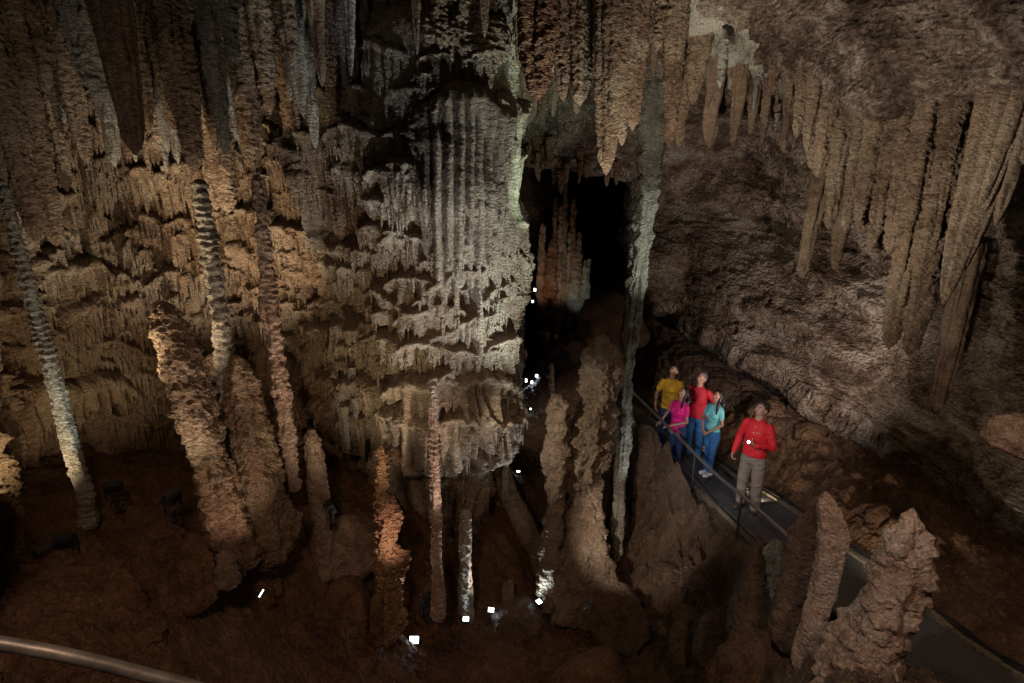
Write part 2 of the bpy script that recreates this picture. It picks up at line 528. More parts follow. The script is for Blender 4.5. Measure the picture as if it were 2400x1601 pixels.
# tall organ pipe drapery on the right front of the column
sL, sR = suv(978, 400)[0], suv(1120, 400)[0]
q = (UU - sL) / (sR - sL) + .03 * noise(UU * 2, ZZ * 1.2, 4.)
ftop = suv(1050, 185)[1] - .35 * (2 * q - 1) ** 2 + .1 * noise(UU * 4, 0., 8.)
fq = q * 9 + .35 * noise(UU * 3, ZZ * .5, 6.)
fi_ = np.floor(fq).astype(np.int64)
ff = (fq - fi_) * 2 - 1
hb = RV[hsh(fi_, np.int64(77), np.int64(5))]
fbot = suv(1050, 500)[1] - .95 * hb
tt_ = np.clip((ftop - ZZ) / .22, 0, 1)
on = (q > 0) & (q < 1) & (ZZ < ftop)
fal = 1 - sstep(fbot + .25, fbot - .12, ZZ - .1 * ff * ff)
pipe = (.17 * np.sqrt(1 - (1 - tt_) ** 2) * (.75 + .25 * (1 - (2 * q - 1) ** 2)) + .19 * tt_ * (np.sqrt(np.clip(1 - ff * ff, 0, 1)) - .6) * (.6 + .8 * hb))
lowb = np.minimum(D, base0 + .05)
pk = on * fal * sstep(0, .08, q) * sstep(1, .92, q)
D = D * (1 - pk) + np.maximum(lowb + .12 + pipe, lowb) * pk
FM = np.maximum(FM, pk.astype(np.float32))
# crusty micro relief
Wx, Wy = wx + NX[None] * D, wy + NY[None] * D
rp = ridge(UU * 9, ZZ * 17 + .8 * noise(UU * 5, ZZ * 4, 2.), 1.5, 3)
crust = sstep(-.1, .5, noise(UU * .8, ZZ * .8, 21.) + .25 * sstep(-1.2, -2.2, ZZ))
D += (1 - .7 * FM) * .09 * ridge(UU * 3.0, ZZ * 2.0 + .6 * noise(UU * 2, ZZ, 2.), 11.5, 3) * (1 - .5 * sstep(S_MASS - .2, S_MASS + .4, UU))
vr = 1 - 2 * np.abs(noise(UU * 7.5 + .5 * noise(UU * 2, ZZ * 2, 3.), ZZ * 1.2, 31.))
vr2 = 1 - 2 * np.abs(noise(UU * 17, ZZ * 2.6, 37.))
D += (.07 * vr + .03 * vr2) * (1 - .8 * FM) * sstep(-.5, .2, noise(UU * .7, ZZ * .9, 41.) + .3)
pop = cells(UU * 19, ZZ * 23, 3.5) - .45
D += (rp * (.018 + .022 * crust) + pop * .028 * (.3 + crust)) * (1 - .72 * FM) + .03 * crust * fbm(UU * 4, ZZ * 6, 8., 2)
# giant column: underside recess below the fringe
inm = sstep(S_MASS - 1.6, S_MASS - .6, UU)
zf = zfr + .45 * noise(UU * .9, 0., 4.) + .26 * noise(UU * 5, 0., 14.) + .10 * np.abs(noise(UU * 14, 0., 24.))
D -= inm * sstep(zf + .05, zf - .30, ZZ) * .45 * (1 - .25 * noise(UU * 1.5, ZZ, 7.))
D -= (1 - inm) * sstep(-3.3, -3.9, ZZ + .4 * noise(UU * 1.1, 2., 4.)) * .12
D += (1 - sstep(zf - .6, zf - .1, ZZ)) * inm * .10 * np.abs(np.sin(UU * 11 + noise(UU * 2, ZZ, 3.) * 2))
D += .35 * sstep(2.2, 4.0, ZZ)
WV = np.stack([wx + NX[None] * D, wy + NY[None] * D, ZZ], -1)
cut = int(S_MASS / SLEN * (ns - 1))
A = WV[:, :cut + 1]
o = mesh_obj('cave_wall', A, grid_faces(A.shape[0], A.shape[1])[:, ::-1], M['wall'])
tag(o, kind='structure')
B = WV[:, cut:]
o = mesh_obj('flowstone_column', B, grid_faces(B.shape[0], B.shape[1])[:, ::-1], M['mass'], origin=(CX[cut], CY[cut], -6))
tag(o, 'giant pale flowstone column with stacked fluted canopies and drapery, beside the dark opening', 'flowstone column')

# fine icicle fringes hanging from the lips of the canopies


def fringe(sel):
    V, Q, T, off = [], [], [], 0
    na, nr = 7, 7
    an = np.linspace(0, 2 * math.pi, na, endpoint=False)
    q = np.linspace(0, 1, nr)
    prof = np.array([.9, 1.0, .92, .78, .6, .38, .08])
    for (s_, z_, L_, r_) in sel:
        j = int(np.clip(s_ / SLEN * (ns - 1), 0, ns - 1))
        i = int(np.clip((ZT - (z_ + .05)) / (ZT - ZB) * (nzv - 1), 0, nzv - 1))
        d = float(D[i, j]) - .3 * r_
        i2 = min(nzv - 1, int((ZT - (z_ - .6 * L_)) / (ZT - ZB) * (nzv - 1)))
        if D[i2, j] > d - .02: continue
        x, y = CX[j] + NX[j] * d, CY[j] + NY[j] * d
        zz = z_ + .06 - q * (L_ + .06)
        R = r_ * prof * (1 + .25 * np.sin(q * 17 + s_ * 50))
        ring = np.stack([x + R[:, None] * np.cos(an), y + R[:, None] * np.sin(an), zz[:, None] + 0 * an], -1).reshape(-1, 3)
        V.append(ring)
        Q.append(grid_faces(nr, na, wrap=True) + off)
        k = np.arange(na)
        T.append(np.stack([np.full(na, (nr - 1) * na), (nr - 1) * na + k, (nr - 1) * na + (k + 1) % na], -1)[1:-1] + off)
        off += len(ring)
    return np.vstack(V), np.vstack(Q), np.vstack(T)


def to_tri(V, Q, T):
    return np.vstack([Q, np.c_[T, T[:, -1:]]])


WALL_FR = fringe([c for c in ICI if c[0] < S_MASS])
COL_FR = fringe([c for c in ICI if c[0] >= S_MASS])
# ------------------------------------------------------------------ right wall, ceiling and slab: sheet through surveyed points
RA = [(1000, -300, 6.5), (1200, -300, 6.2), (1500, -300, 5.3), (2000, -300, 4.6), (2600, -300, 3.6),
      (1000, 100, 10.5), (1150, 100, 10.5), (1300, 120, 9.5), (1450, 150, 9.0), (1100, 340, 12.5), (1250, 340, 12.0), (1350, 350, 11.8), (1440, 350, 11.6), (1240, 260, 11.3),
      (1600, 20, 7.0), (1700, 100, 7.6), (1680, 180, 8.4), (1600, 260, 10.0), (1600, 400, 12), (1480, 500, 13.0), (1470, 650, 13.6), (1560, 650, 13.2),
      (1700, 500, 12.2), (1700, 330, 11.5), (1700, 700, 12.0), (1750, 820, 11.5), (1600, 735, 12.9), (1850, 600, 11.0), (1830, 880, 10.9),
      (2000, 990, 10.0), (2000, 700, 9.6), (2000, 360, 8.2), (2000, 100, 5.7), (2000, 210, 6.2), (1850, 60, 6.3), (1850, 130, 6.7), (1850, 270, 8.8), (2200, 60, 4.9), (2200, 220, 5.6), (2200, 370, 7.4), (2350, 60, 4.4), (2350, 200, 4.9), (2350, 420, 6.8), (2350, 700, 7.6),
      (2350, 1000, 8.0), (2350, 1235, 7.8), (2200, 900, 8.7), (2200, 1130, 8.8), (2650, 1400, 6.5), (2700, 800, 6.0), (2700, 200, 4.2),
      (1480, 780, 14.6), (1550, 870, 13.0), (1680, 960, 11.4), (1800, 1050, 10.0), (1900, 1150, 9.0), (1500, 1000, 13.0), (1900, 1300, 9), (2200, 1400, 8.4), (1600, 1300, 11.5)]
tp = TPS([(a / 500, b / 500) for a, b, _ in RA], [c for *_, c in RA], 2e-3)
gx = np.arange(1040, 2720, 2.15)
gy = np.arange(-330, 1330, 2.15)
GX, GY = np.meshgrid(gx, gy)
TT = tp(GX / 500, GY / 500)
n_lo = noise(GX / 60, GY / 60, 1.)
hole_x = np.interp(GY, [380, 420, 500, 545, 580, 620, 700, 900], [1432, 1440, 1436, 1418, 1440, 1446, 1470, 1482]) + 6 * n_lo
lint_y = np.interp(GX, [1040, 1180, 1250, 1330, 1400, 1445, 1500], [365, 372, 385, 392, 398, 420, 430]) + 8 * n_lo
dd = np.maximum(lint_y - GY, GX - hole_x)
maskB = dd > -4
TT += .9 * np.clip(1 - dd / 45, 0, 1.2) ** 2.5
# slab edge: undercut below it
slab_y = np.interp(GX, [1470, 1540, 1640, 1750, 1830, 1900, 2000, 2200, 2350, 2700], [690, 705, 765, 835, 885, 940, 1000, 1135, 1235, 1480]) + 9 * noise(GX / 45, 0., 3.) + 4 * noise(GX / 14, 0., 3.)
TT += 1.7 * sstep(-2, 26, GY - slab_y) * (1 - .6 * sstep(26, 150, GY - slab_y))
# ledges: dark undercut band across the far wall
ly = np.interp(GX, [1440, 1560, 1700, 1800, 1900], [470, 445, 470, 480, 470]) + 12 * noise(GX / 50, 2., 3.)
TT += .55 * sstep(0, 12, GY - ly) * (1 - sstep(60, 150, GY - ly)) * (1 - sstep(1800, 1900, GX)) * sstep(1440, 1500, GX)
xc = (GX - PW / 2) / F * TT
yc = -(GY - PH / 2) / F * TT
BX, BY, BZ = xc, TT * CP + yc * SP, -TT * SP + yc * CP
d1 = np.stack([np.gradient(c, axis=1) for c in (BX, BY, BZ)], -1)
d2 = np.stack([np.gradient(c, axis=0) for c in (BX, BY, BZ)], -1)
Nn = np.cross(d2, d1)
Nn /= np.linalg.norm(Nn, axis=-1)[..., None] + 1e-9
sgn = -np.sign((Nn * np.stack([BX, BY, BZ], -1)).sum(-1))
Nn *= sgn[..., None]
str_ = (BZ - .243 * BY + .15 * noise(BX, BY, BZ))     # tilted bedding
ec, nc_, mc = .467 * BX - .86 * BY - .21 * BZ, (BZ - .243 * BY) * .97, .88 * BX + .45 * BY + .11 * BZ
disp = .16 * fbm(ec * .5, mc * .8, nc_ * .9, 4, .5) + .07 * ridge(ec * .6, mc * 1.4, nc_ * 3.2, 4, .55)
lay = (BZ - .243 * BY) * .95 + .3 * noise(BX * .5, BY * .5, BZ * .5)
disp += .05 * ridge((BZ - .243 * BY) * 3.5, BX * .6, BY * .5, 3) + .20 * (np.abs((lay % 1) - .5) * 2) ** 2 * sstep(330, 480, GY + .1 * GX - 150)
disp += .026 * ridge(ec * 3.5, mc * 6, nc_ * 10, 3)
disp += .012 * cells(BX * 14, BY * 14, BZ * 14)
disp -= .10 * sstep(.62, .9, cells(BX * 3.1, BY * 3.1, BZ * 3.1)) * sstep(-.1, .4, noise(BX, BY, BZ + 7))
BV = np.stack([BX, BY, BZ], -1) + Nn * (disp * sstep(-10, 60, dd + 10))[..., None]
low = GY > slab_y + 10
V_, F_ = compact(BV, grid_faces(*GX.shape, mask=maskB & ~low))
o = mesh_obj('cave_wall', V_, F_[:, ::-1], M['limestone'])
o.data.materials.append(M['paleslab'])
co_ = V_[F_[:, 0]]
sc0, sc1, sc2 = P(1670, 60, 7.4), P(1600, 20, 7.0), P(1700, 185, 8.0)
gsl = np.minimum(np.linalg.norm(co_ - sc0, axis=1), np.minimum(np.linalg.norm(co_ - sc1, axis=1), np.linalg.norm(co_ - sc2, axis=1) + .12))
o.data.polygons.foreach_set('material_index', (gsl + .22 * fbm(co_[:, 0] * 2.2, co_[:, 1] * 2.2, co_[:, 2] * 2.2, 3) < .52).astype(np.int32))
tag(o, kind='structure')
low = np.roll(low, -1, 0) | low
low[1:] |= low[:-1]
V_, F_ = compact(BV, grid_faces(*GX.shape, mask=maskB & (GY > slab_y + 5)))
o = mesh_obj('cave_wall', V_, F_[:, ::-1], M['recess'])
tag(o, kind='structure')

# overhead ceiling (above the frame on the left, holds the stalactites) and the wall behind the viewer
cx_, cy_ = np.meshgrid(np.arange(-12, 3.4, .12), np.arange(-3, 16, .12))
cz = 2.75 + .25 * fbm(cx_ * .6, cy_ * .6, 0., 3) + .03 * cy_
o = mesh_obj('cave_ceiling', np.stack([cx_, cy_, cz], -1), grid_faces(*cx_.shape), M['wall'])
tag(o, kind='structure')

# ------------------------------------------------------------------ far chamber
gx = np.arange(1000, 1640, 3.0)
gy = np.arange(200, 1000, 3.0)
QX, QY = np.meshgrid(gx, gy)
TC = np.interp(QX, [1000, 1180, 1240, 1300, 1400, 1640], [15, 17, 22, 29, 31, 20]) + 2.2 * fbm(QX / 90, QY / 90, 5., 5)
xc = (QX - PW / 2) / F * TC
yc = -(QY - PH / 2) / F * TC
o = mesh_obj('chamber_wall', np.stack([xc, TC * CP + yc * SP, -TC * SP + yc * CP], -1), grid_faces(*QX.shape), M['pool'])
tag(o, kind='structure')

# ------------------------------------------------------------------ walkway centre line and floor
WL = np.array([(4.5, 1.0, -3.6), (4.1, 2.9, -3.95), (3.96, 3.92, -4.2), (3.95, 4.7, -4.4), (3.88, 5.65, -4.52), (3.74, 6.4, -4.6), (3.62, 7.6, -4.76),
               (3.46, 9.2, -5.14), (3.22, 10.6, -5.3), (2.88, 12.2, -5.5), (2.5, 14.3, -5.75), (2.3, 17, -5.9)])
wl = catmull(WL, 16)
FA = [(-200, 1100, 6.8), (0, 1100, 7.3), (200, 1100, 7.9), (400, 1110, 8.3), (600, 1110, 8.6), (800, 1080, 9.4), (950, 1100, 9.6), (1100, 1100, 10),
      (0, 1300, 5.5), (200, 1300, 5.8), (400, 1300, 6.2), (600, 1350, 6.5), (0, 1480, 4.2), (300, 1500, 4.5), (600, 1568, 5.2), (850, 1500, 6.8),
      (750, 1250, 7.6), (-200, 1400, 4.5), (100, 1700, 3.4), (600, 1750, 4.4), (1200, 1750, 5.6), (1700, 1750, 4.8),
      (950, 1475, 7.5), (1070, 1430, 8.0), (1240, 1400, 8.3), (1000, 1400, 8.0), (1000, 1250, 8.9), (1300, 1380, 8.7), (1200, 1568, 6.8),
      (1500, 1500, 7.6), (1480, 1350, 9.2), (1450, 1200, 10.8), (1300, 1150, 11), (1700, 1568, 6.0), (1560, 1400, 8.4), (1600, 1250, 8.9), (1550, 1130, 10.6),
      (1480, 1010, 12.6), (1750, 1480, 6.2), (1850, 1400, 6.0), (1650, 1180, 9.3),
      (1250, 1000, 13), (1200, 900, 17), (1300, 850, 19), (1290, 740, 22), (1400, 690, 20), (1450, 760, 17.5), (1200, 800, 21),
      (1900, 1180, 8.4), (2000, 1110, 9.1), (2200, 1250, 7.5), (2350, 1370, 6.4), (2100, 1060, 9.8), (2350, 1265, 7.6), (2350, 1450, 5.7), (2600, 1500, 5.2),
      (1830, 960, 11.5), (1960, 1480, 5.0), (1850, 1700, 4.2)]
pts = [P(*a) for a in FA]
fx_ = [(p[0], p[1]) for p in pts] + [(q[0] + e, q[1]) for q in WL[1:9] for e in (-.5, .6)]
fz_ = [p[2] for p in pts] + [q[2] for q in WL[1:9] for e in (0, 0)]
ft = TPS(fx_, fz_, 4e-2)


def floor_base(x, y):
    return ft(x, y)


th = np.radians(np.linspace(-58, 58, 1250))
rr = np.geomspace(1.9, 34, 860)
TH, R_ = np.meshgrid(th, rr)
FX, FY = R_ * np.sin(TH), R_ * np.cos(TH)
FZ = floor_base(FX, FY)
# distance to the walkway
dmin = np.full(FX.shape, 99.0)
zpath = np.zeros(FX.shape)
side = np.zeros(FX.shape)
for a, b in zip(wl[:-1], wl[1:]):
    ab = b[:2] - a[:2]
    L2 = ab @ ab + 1e-9
    tt = np.clip(((FX - a[0]) * ab[0] + (FY - a[1]) * ab[1]) / L2, 0, 1)
    ex, ey = FX - a[0] - tt * ab[0], FY - a[1] - tt * ab[1]
    d = np.hypot(ex, ey)
    c = d < dmin
    dmin = np.where(c, d, dmin)
    zpath = np.where(c, a[2] + tt * (b[2] - a[2]), zpath)
    side = np.where(c, np.sign(ex * ab[1] - ey * ab[0]), side)
HW = .47
FN = .13 * fbm(FX * 1.3, FY * 1.3, FZ, 5, .6) + .035 * ridge(FX * 2.8, FY * 2.8, FZ, 4, .6) + .10 * cells(FX * 1.5, FY * 1.5, FZ * 1.5 + 4) * sstep(-.3, .4, noise(FX * .5, FY * .5, 3.))
FN += .022 * ridge(FX * 7, FY * 7, FZ * 7, 3)
emb = np.exp(-((dmin - 1.5) / .75) ** 2) * (side < 0)
FN += emb * (.20 * ridge(FX * 2.0, FY * 1.6, FZ * 2.0, 4) + .22 * cells(FX * 3.1, FY * 3.1, FZ * 3.1) + .06 * cells(FX * 8, FY * 8, FZ * 8))
bank = np.exp(-((dmin - 1.7) / .9) ** 2) * (side > 0) * sstep(5.2, 7.5, FY)
FN += bank * (.14 * ridge(FX * 2.6, FY * 2.6, FZ * 2.6, 3) + .25)
FZ2 = FZ + FN
wgt = sstep(HW + .02, HW + .55, dmin)
FZ = FZ2 * wgt + (zpath - .05) * (1 - wgt)
# low rocky berm on the pit side of the walkway
bh = np.interp(FY, [5.2, 6.5, 7.3, 8.4, 10, 14], [0, .22, .38, .85, .98, .7])
FZ += bh * np.where(dmin < .84, np.exp(-((dmin - .84) / .10) ** 2), np.exp(-((dmin - .84) / .6) ** 2)) * (side < 0) * (.95 + .3 * noise(FX * 3, FY * 3, 1.))
gf = grid_faces(*FX.shape)
o = mesh_obj('ground', np.stack([FX, FY, FZ], -1), gf, M['floor'])
o.data.materials.append(M['wet'])
wetm = (np.exp(-((dmin - 1.6) / 1.1) ** 2) * (side < 0) + .25 * noise(FX * 2.2, FY * 2.2, 9.)).ravel()
o.data.polygons.foreach_set('material_index', (wetm[gf[:, 0]] > .42).astype(np.int32))
tag(o, kind='structure')

fl_pts = np.stack([FX[::6, ::6].ravel(), FY[::6, ::6].ravel()], -1)
fl_z = FZ[::6, ::6].ravel()


def ground_z(x, y):
    r = math.hypot(x, y)
    a = math.atan2(x, y)
    i = np.clip(np.searchsorted(rr, r), 1, len(rr) - 1)
    j = np.clip(np.searchsorted(th, a), 1, len(th) - 1)
    return float(FZ[i, j])


def ribbon(name, m, half0, half1, dz, thick, i0=0, i1=None):
    """strip following the walkway between two offsets, with real thickness"""
    c = wl[i0:i1]
    t_ = np.gradient(c[:, :2], axis=0)
    t_ /= np.linalg.norm(t_, axis=1)[:, None]
    n_ = np.stack([t_[:, 1], -t_[:, 0]], -1)
    rows = []
    for off, zz in ((half0, dz - thick), (half0, dz), (half1, dz), (half1, dz - thick)):
        rows.append(np.c_[c[:, :2] + n_ * off, c[:, 2] + zz])
    return np.stack(rows, 1)


M['asphalt'] = mat('asphalt', (.075, .075, .08), .8, noise_s=60, noise_a=.35)
M['kerb'] = mat('kerb_concrete', (.17, .14, .10), .85, noise_s=25, noise_a=.3)
Vr = ribbon('walkway', None, -HW, HW, 0, .08)
o = mesh_obj('walkway', Vr, grid_faces(Vr.shape[0], 4), M['asphalt'], smooth=False)
tag(o, kind='structure')
for a, b in ((-HW - .08, -HW), (HW, HW + .08)):
    Vr = ribbon('kerb', None, a, b, .035, .15)
    o = mesh_obj('kerb', Vr, grid_faces(Vr.shape[0], 4), M['kerb'], smooth=False)
    tag(o, kind='structure')

# ------------------------------------------------------------------ rods: stalactites, stalagmites, columns


def rod(name, label, cat, pts, m, group=None, seed=0, knob=0., ripple=.012, flute=.10, nf=3, ends=(1, 1), kf=9., lump=.12, flat=1.0, band=0., res=1.0, base='bottom', parent=None, world=False, bf=14):
    """solid of revolution-like rock along a polyline of (px, py, width px, depth) from top to bottom"""
    W = np.array([p[:3] if world else P(p[0], p[1], p[3]) for p in pts], float)
    Rr = np.array([p[3] if world else p[2] / 2 * p[3] / F for p in pts])
    seg = np.r_[0, np.cumsum(np.linalg.norm(np.diff(W, axis=0), axis=1))]
    Lg = seg[-1]
    dist = float(np.linalg.norm(W.mean(0)))
    step = max(.006, dist / 569 * 1.15) / res
    n = int(np.clip(Lg / step, 10, 700))
    s = np.linspace(0, Lg, n)
    sm = lambda v: np.interp(s, seg, v)
    c = np.stack([sm(W[:, k]) for k in range(3)], -1)
    r = sm(Rr)
    kk = max(1, n // (len(pts) * 5)) * 2 + 1
    if kk > 1 and len(pts) > 2:
        kr = np.ones(kk) / kk
        pad = kk // 2
        c = np.stack([np.convolve(np.r_[2 * c[0, q] - c[pad:0:-1, q], c[:, q], 2 * c[-1, q] - c[-2:-pad - 2:-1, q]], kr, 'valid') for q in range(3)], -1)
        r = np.convolve(np.pad(r, pad, 'edge'), kr, 'valid')
    rm = float(r.max())
    rnd = random.Random(seed * 131 + int(abs(pts[0][0]) * 7))
    sd = rnd.random() * 60
    e = max(rm * 1.1, .03)
    if ends[0]: r = r * np.sqrt(np.clip(1 - (1 - np.clip(s / min(e, Lg * .4), 0, 1)) ** 2, 0.0004, 1))
    if ends[1]: r = r * np.sqrt(np.clip(1 - (1 - np.clip((Lg - s) / min(e, Lg * .4), 0, 1)) ** 2, 0.0004, 1))
    na = int(np.clip(2 * math.pi * rm / step, 10, 200))
    a = np.linspace(0, 2 * math.pi, na, endpoint=False)
    AA, SS = np.meshgrid(a, s)
    ca, sa = np.cos(AA), np.sin(AA)
    sc = np.clip(rm, .02, .3)
    shape = 1 + flute * (np.cos(nf * AA + sd + 1.2 * noise(SS * .8, 0., sd)) + .5 * np.cos((2 * nf + 1) * AA + sd * 2))
    shape += lump * 2 * noise(ca * .9 + sd, sa * .9, SS * .32 / sc) + lump * noise(ca * 1.8, sa * 1.8 + sd, SS * .8 / sc)
    rad = r[:, None] * shape
    X, Y, Z = c[:, 0, None] + rad * ca, c[:, 1, None] + rad * sa * flat, c[:, 2, None] + 0 * ca
    fad = np.clip(r[:, None] / (rm * .35 + .004), 0, 1)
    off = 1.3 * ripple * ridge(X * 13 + sd, Y * 13, Z * 26, 2) * np.clip(sc / .05, .35, 1)
    if band: off += band * np.clip(.5 + 1.6 * noise(SS * 1.9, sd + 4, 2.), .1, 1.3) * (np.abs(np.sin(SS * math.pi * bf + 1.3 * noise(ca + sd, sa, SS * 3) + 4 * noise(SS * 1.7, sd, 1.))) ** 1.5 - .5) * (1 + .8 * noise(ca, sa, SS * 5 + sd))
    if knob: off += knob * (cells(X * kf, Y * kf, Z * kf) - .55) * 1.6 + knob * .45 * cells(X * kf * 2.3, Y * kf * 2.3, Z * kf * 2.3)
    rad2 = np.maximum(rad + off * fad, .001)
    X, Y = c[:, 0, None] + rad2 * ca, c[:, 1, None] + rad2 * sa * flat
    V = np.stack([X, Y, Z], -1).reshape(-1, 3)
    Fc = grid_faces(n, na, wrap=True)
    V = np.vstack([V, c[0] + [0, 0, 1e-3], c[-1] - [0, 0, 1e-3]])
    i = np.arange(na)
    t0 = np.stack([np.full(na, n * na), (i + 1) % na, i, i], -1)
    t1 = np.stack([np.full(na, n * na + 1), (n - 1) * na + i, (n - 1) * na + (i + 1) % na, (n - 1) * na + (i + 1) % na], -1)
    org = c[-1] if base == 'bottom' else c[0]
    # caps as triangles: build a separate list
    me_f = [tuple(f) for f in Fc[:0]]
    o = quadtri(name, V, Fc, np.vstack([t0, t1])[:, :3], m, parent, org)
    if label or cat: tag(o, label, cat, group)
    return o


def join_meshes(o, extra):
    co, lv, lt = [], [], []
    off = 0
    for q in [o] + extra:
        me = q.data
        n = len(me.vertices)
        a = np.empty(n * 3, np.float32)
        me.vertices.foreach_get('co', a)
        a = a.reshape(-1, 3) + np.array(q.location, np.float32) - np.array(o.location, np.float32)
        co.append(a)
        li = np.empty(len(me.loops), np.int32)
        me.loops.foreach_get('vertex_index', li)
        lv.append(li + off)
        p_ = np.empty(len(me.polygons), np.int32)
        me.polygons.foreach_get('loop_total', p_)
        lt.append(p_)
        off += n
    m = o.data.materials[0]
    me = bpy.data.meshes.new(o.name)
    co, lv, lt = np.vstack(co), np.concatenate(lv), np.concatenate(lt)
    me.vertices.add(len(co))
    me.vertices.foreach_set('co', co.ravel())
    me.loops.add(len(lv))
    me.loops.foreach_set('vertex_index', lv)
    me.polygons.add(len(lt))
    me.polygons.foreach_set('loop_start', np.r_[0, np.cumsum(lt)[:-1]].astype(np.int32))
    me.polygons.foreach_set('loop_total', lt)
    me.polygons.foreach_set('use_smooth', np.ones(len(lt), bool))
    me.update(calc_edges=True)
    me.materials.append(m)
    old = o.data
    o.data = me
    bpy.data.meshes.remove(old)
    for q in extra:
        d_ = q.data
        bpy.data.objects.remove(q)
        bpy.data.meshes.remove(d_)


def quadtri(name, V, Q, T, m, parent=None, origin=(0, 0, 0), smooth=True):
    V = (np.asarray(V) - np.asarray(origin)).astype(np.float32)
    me = bpy.data.meshes.new(name)
    me.vertices.add(len(V))
    me.vertices.foreach_set('co', V.ravel())
    idx = np.r_[np.asarray(Q).ravel(), np.asarray(T).ravel()].astype(np.int32)
    tot = np.r_[np.full(len(Q), 4), np.full(len(T), 3)].astype(np.int32)
    me.loops.add(len(idx))
    me.loops.foreach_set('vertex_index', idx)
    me.polygons.add(len(tot))
    me.polygons.foreach_set('loop_start', np.r_[0, np.cumsum(tot)[:-1]].astype(np.int32))
    me.polygons.foreach_set('loop_total', tot)
    me.polygons.foreach_set('use_smooth', np.full(len(tot), smooth))
    me.update(calc_edges=True)
    me.materials.append(m)
    o = bpy.data.objects.new(name, me)
    COL.objects.link(o)
    o.location = [float(q) for q in origin]
    if parent: o.parent = parent
    return o


tag(quadtri('cave_wall', *WALL_FR, M['wall']), kind='structure')
_fc = [o_ for o_ in COL.objects if o_.name == 'flowstone_column'][0]
quadtri('icicle_fringe', COL_FR[0] - np.array(_fc.location), COL_FR[1], COL_FR[2], M['mass'], _fc)


def stal(px, py, w_, t, up, label, m='stal', group=None, seed=1, tilt=(0, 0), prof=.62, **kw):
    """stalactite: tip at the pixel, width w_ px at its root, hanging 'up' metres from its root"""
    tip = P(px, py, t)
    R0 = w_ / 2 * t / F
    pts = []
    for q in (0, .04, .12, .25, .42, .62, .82, 1.0):
        x = tip + np.array([tilt[0] * q, tilt[1] * q, up * q])
        pts.append((x[0], x[1], x[2], R0 * (.16 + .84 * q ** prof)))
    pts = pts[::-1]
    d = dict(flute=.16, nf=3, lump=.2, ripple=.021, flat=.8)
    nr = kw.pop('ribs', None)
    d.update(kw)
    o = rod('stalactite', label, 'stalactite', pts, M[m], group=group, seed=seed + int(px), ends=(0, 1), base='top', world=True, **d)
    rn = random.Random(int(px * 7 + py))
    if nr is None: nr = 2 if w_ < 26 else (4 if w_ < 55 else 6)
    if d['ripple'] < .008: nr = min(nr, 3)
    extra = []
    for i in range(nr):
        q0 = rn.uniform(.10, .6)
        ang = rn.uniform(math.pi, 2 * math.pi)
        pr = []
        rw = R0 * rn.uniform(.22, .45)
        for q in (q0, q0 + .03, q0 + .10, q0 + .25, 1.0):
            q = min(q, 1.0)
            rc = R0 * (.16 + .84 * q ** prof) * .82
            x = tip + np.array([tilt[0] * q + math.cos(ang) * rc, tilt[1] * q + math.sin(ang) * rc * d['flat'], up * q])
            pr.append((x[0], x[1], x[2], rw * (.2 + .8 * min(1, (q - q0) / .2) ** .6)))
        dd_ = dict(d)
        dd_['flat'] = 1.0
        dd_['knob'] = d.get('knob', 0) * .5
        extra.append(rod('rib', None, None, pr[::-1], M[m], seed=seed + i * 13 + int(px), ends=(0, 1), base='top', world=True, res=.8, **dd_))
    if extra: join_meshes(o, extra)
    return o


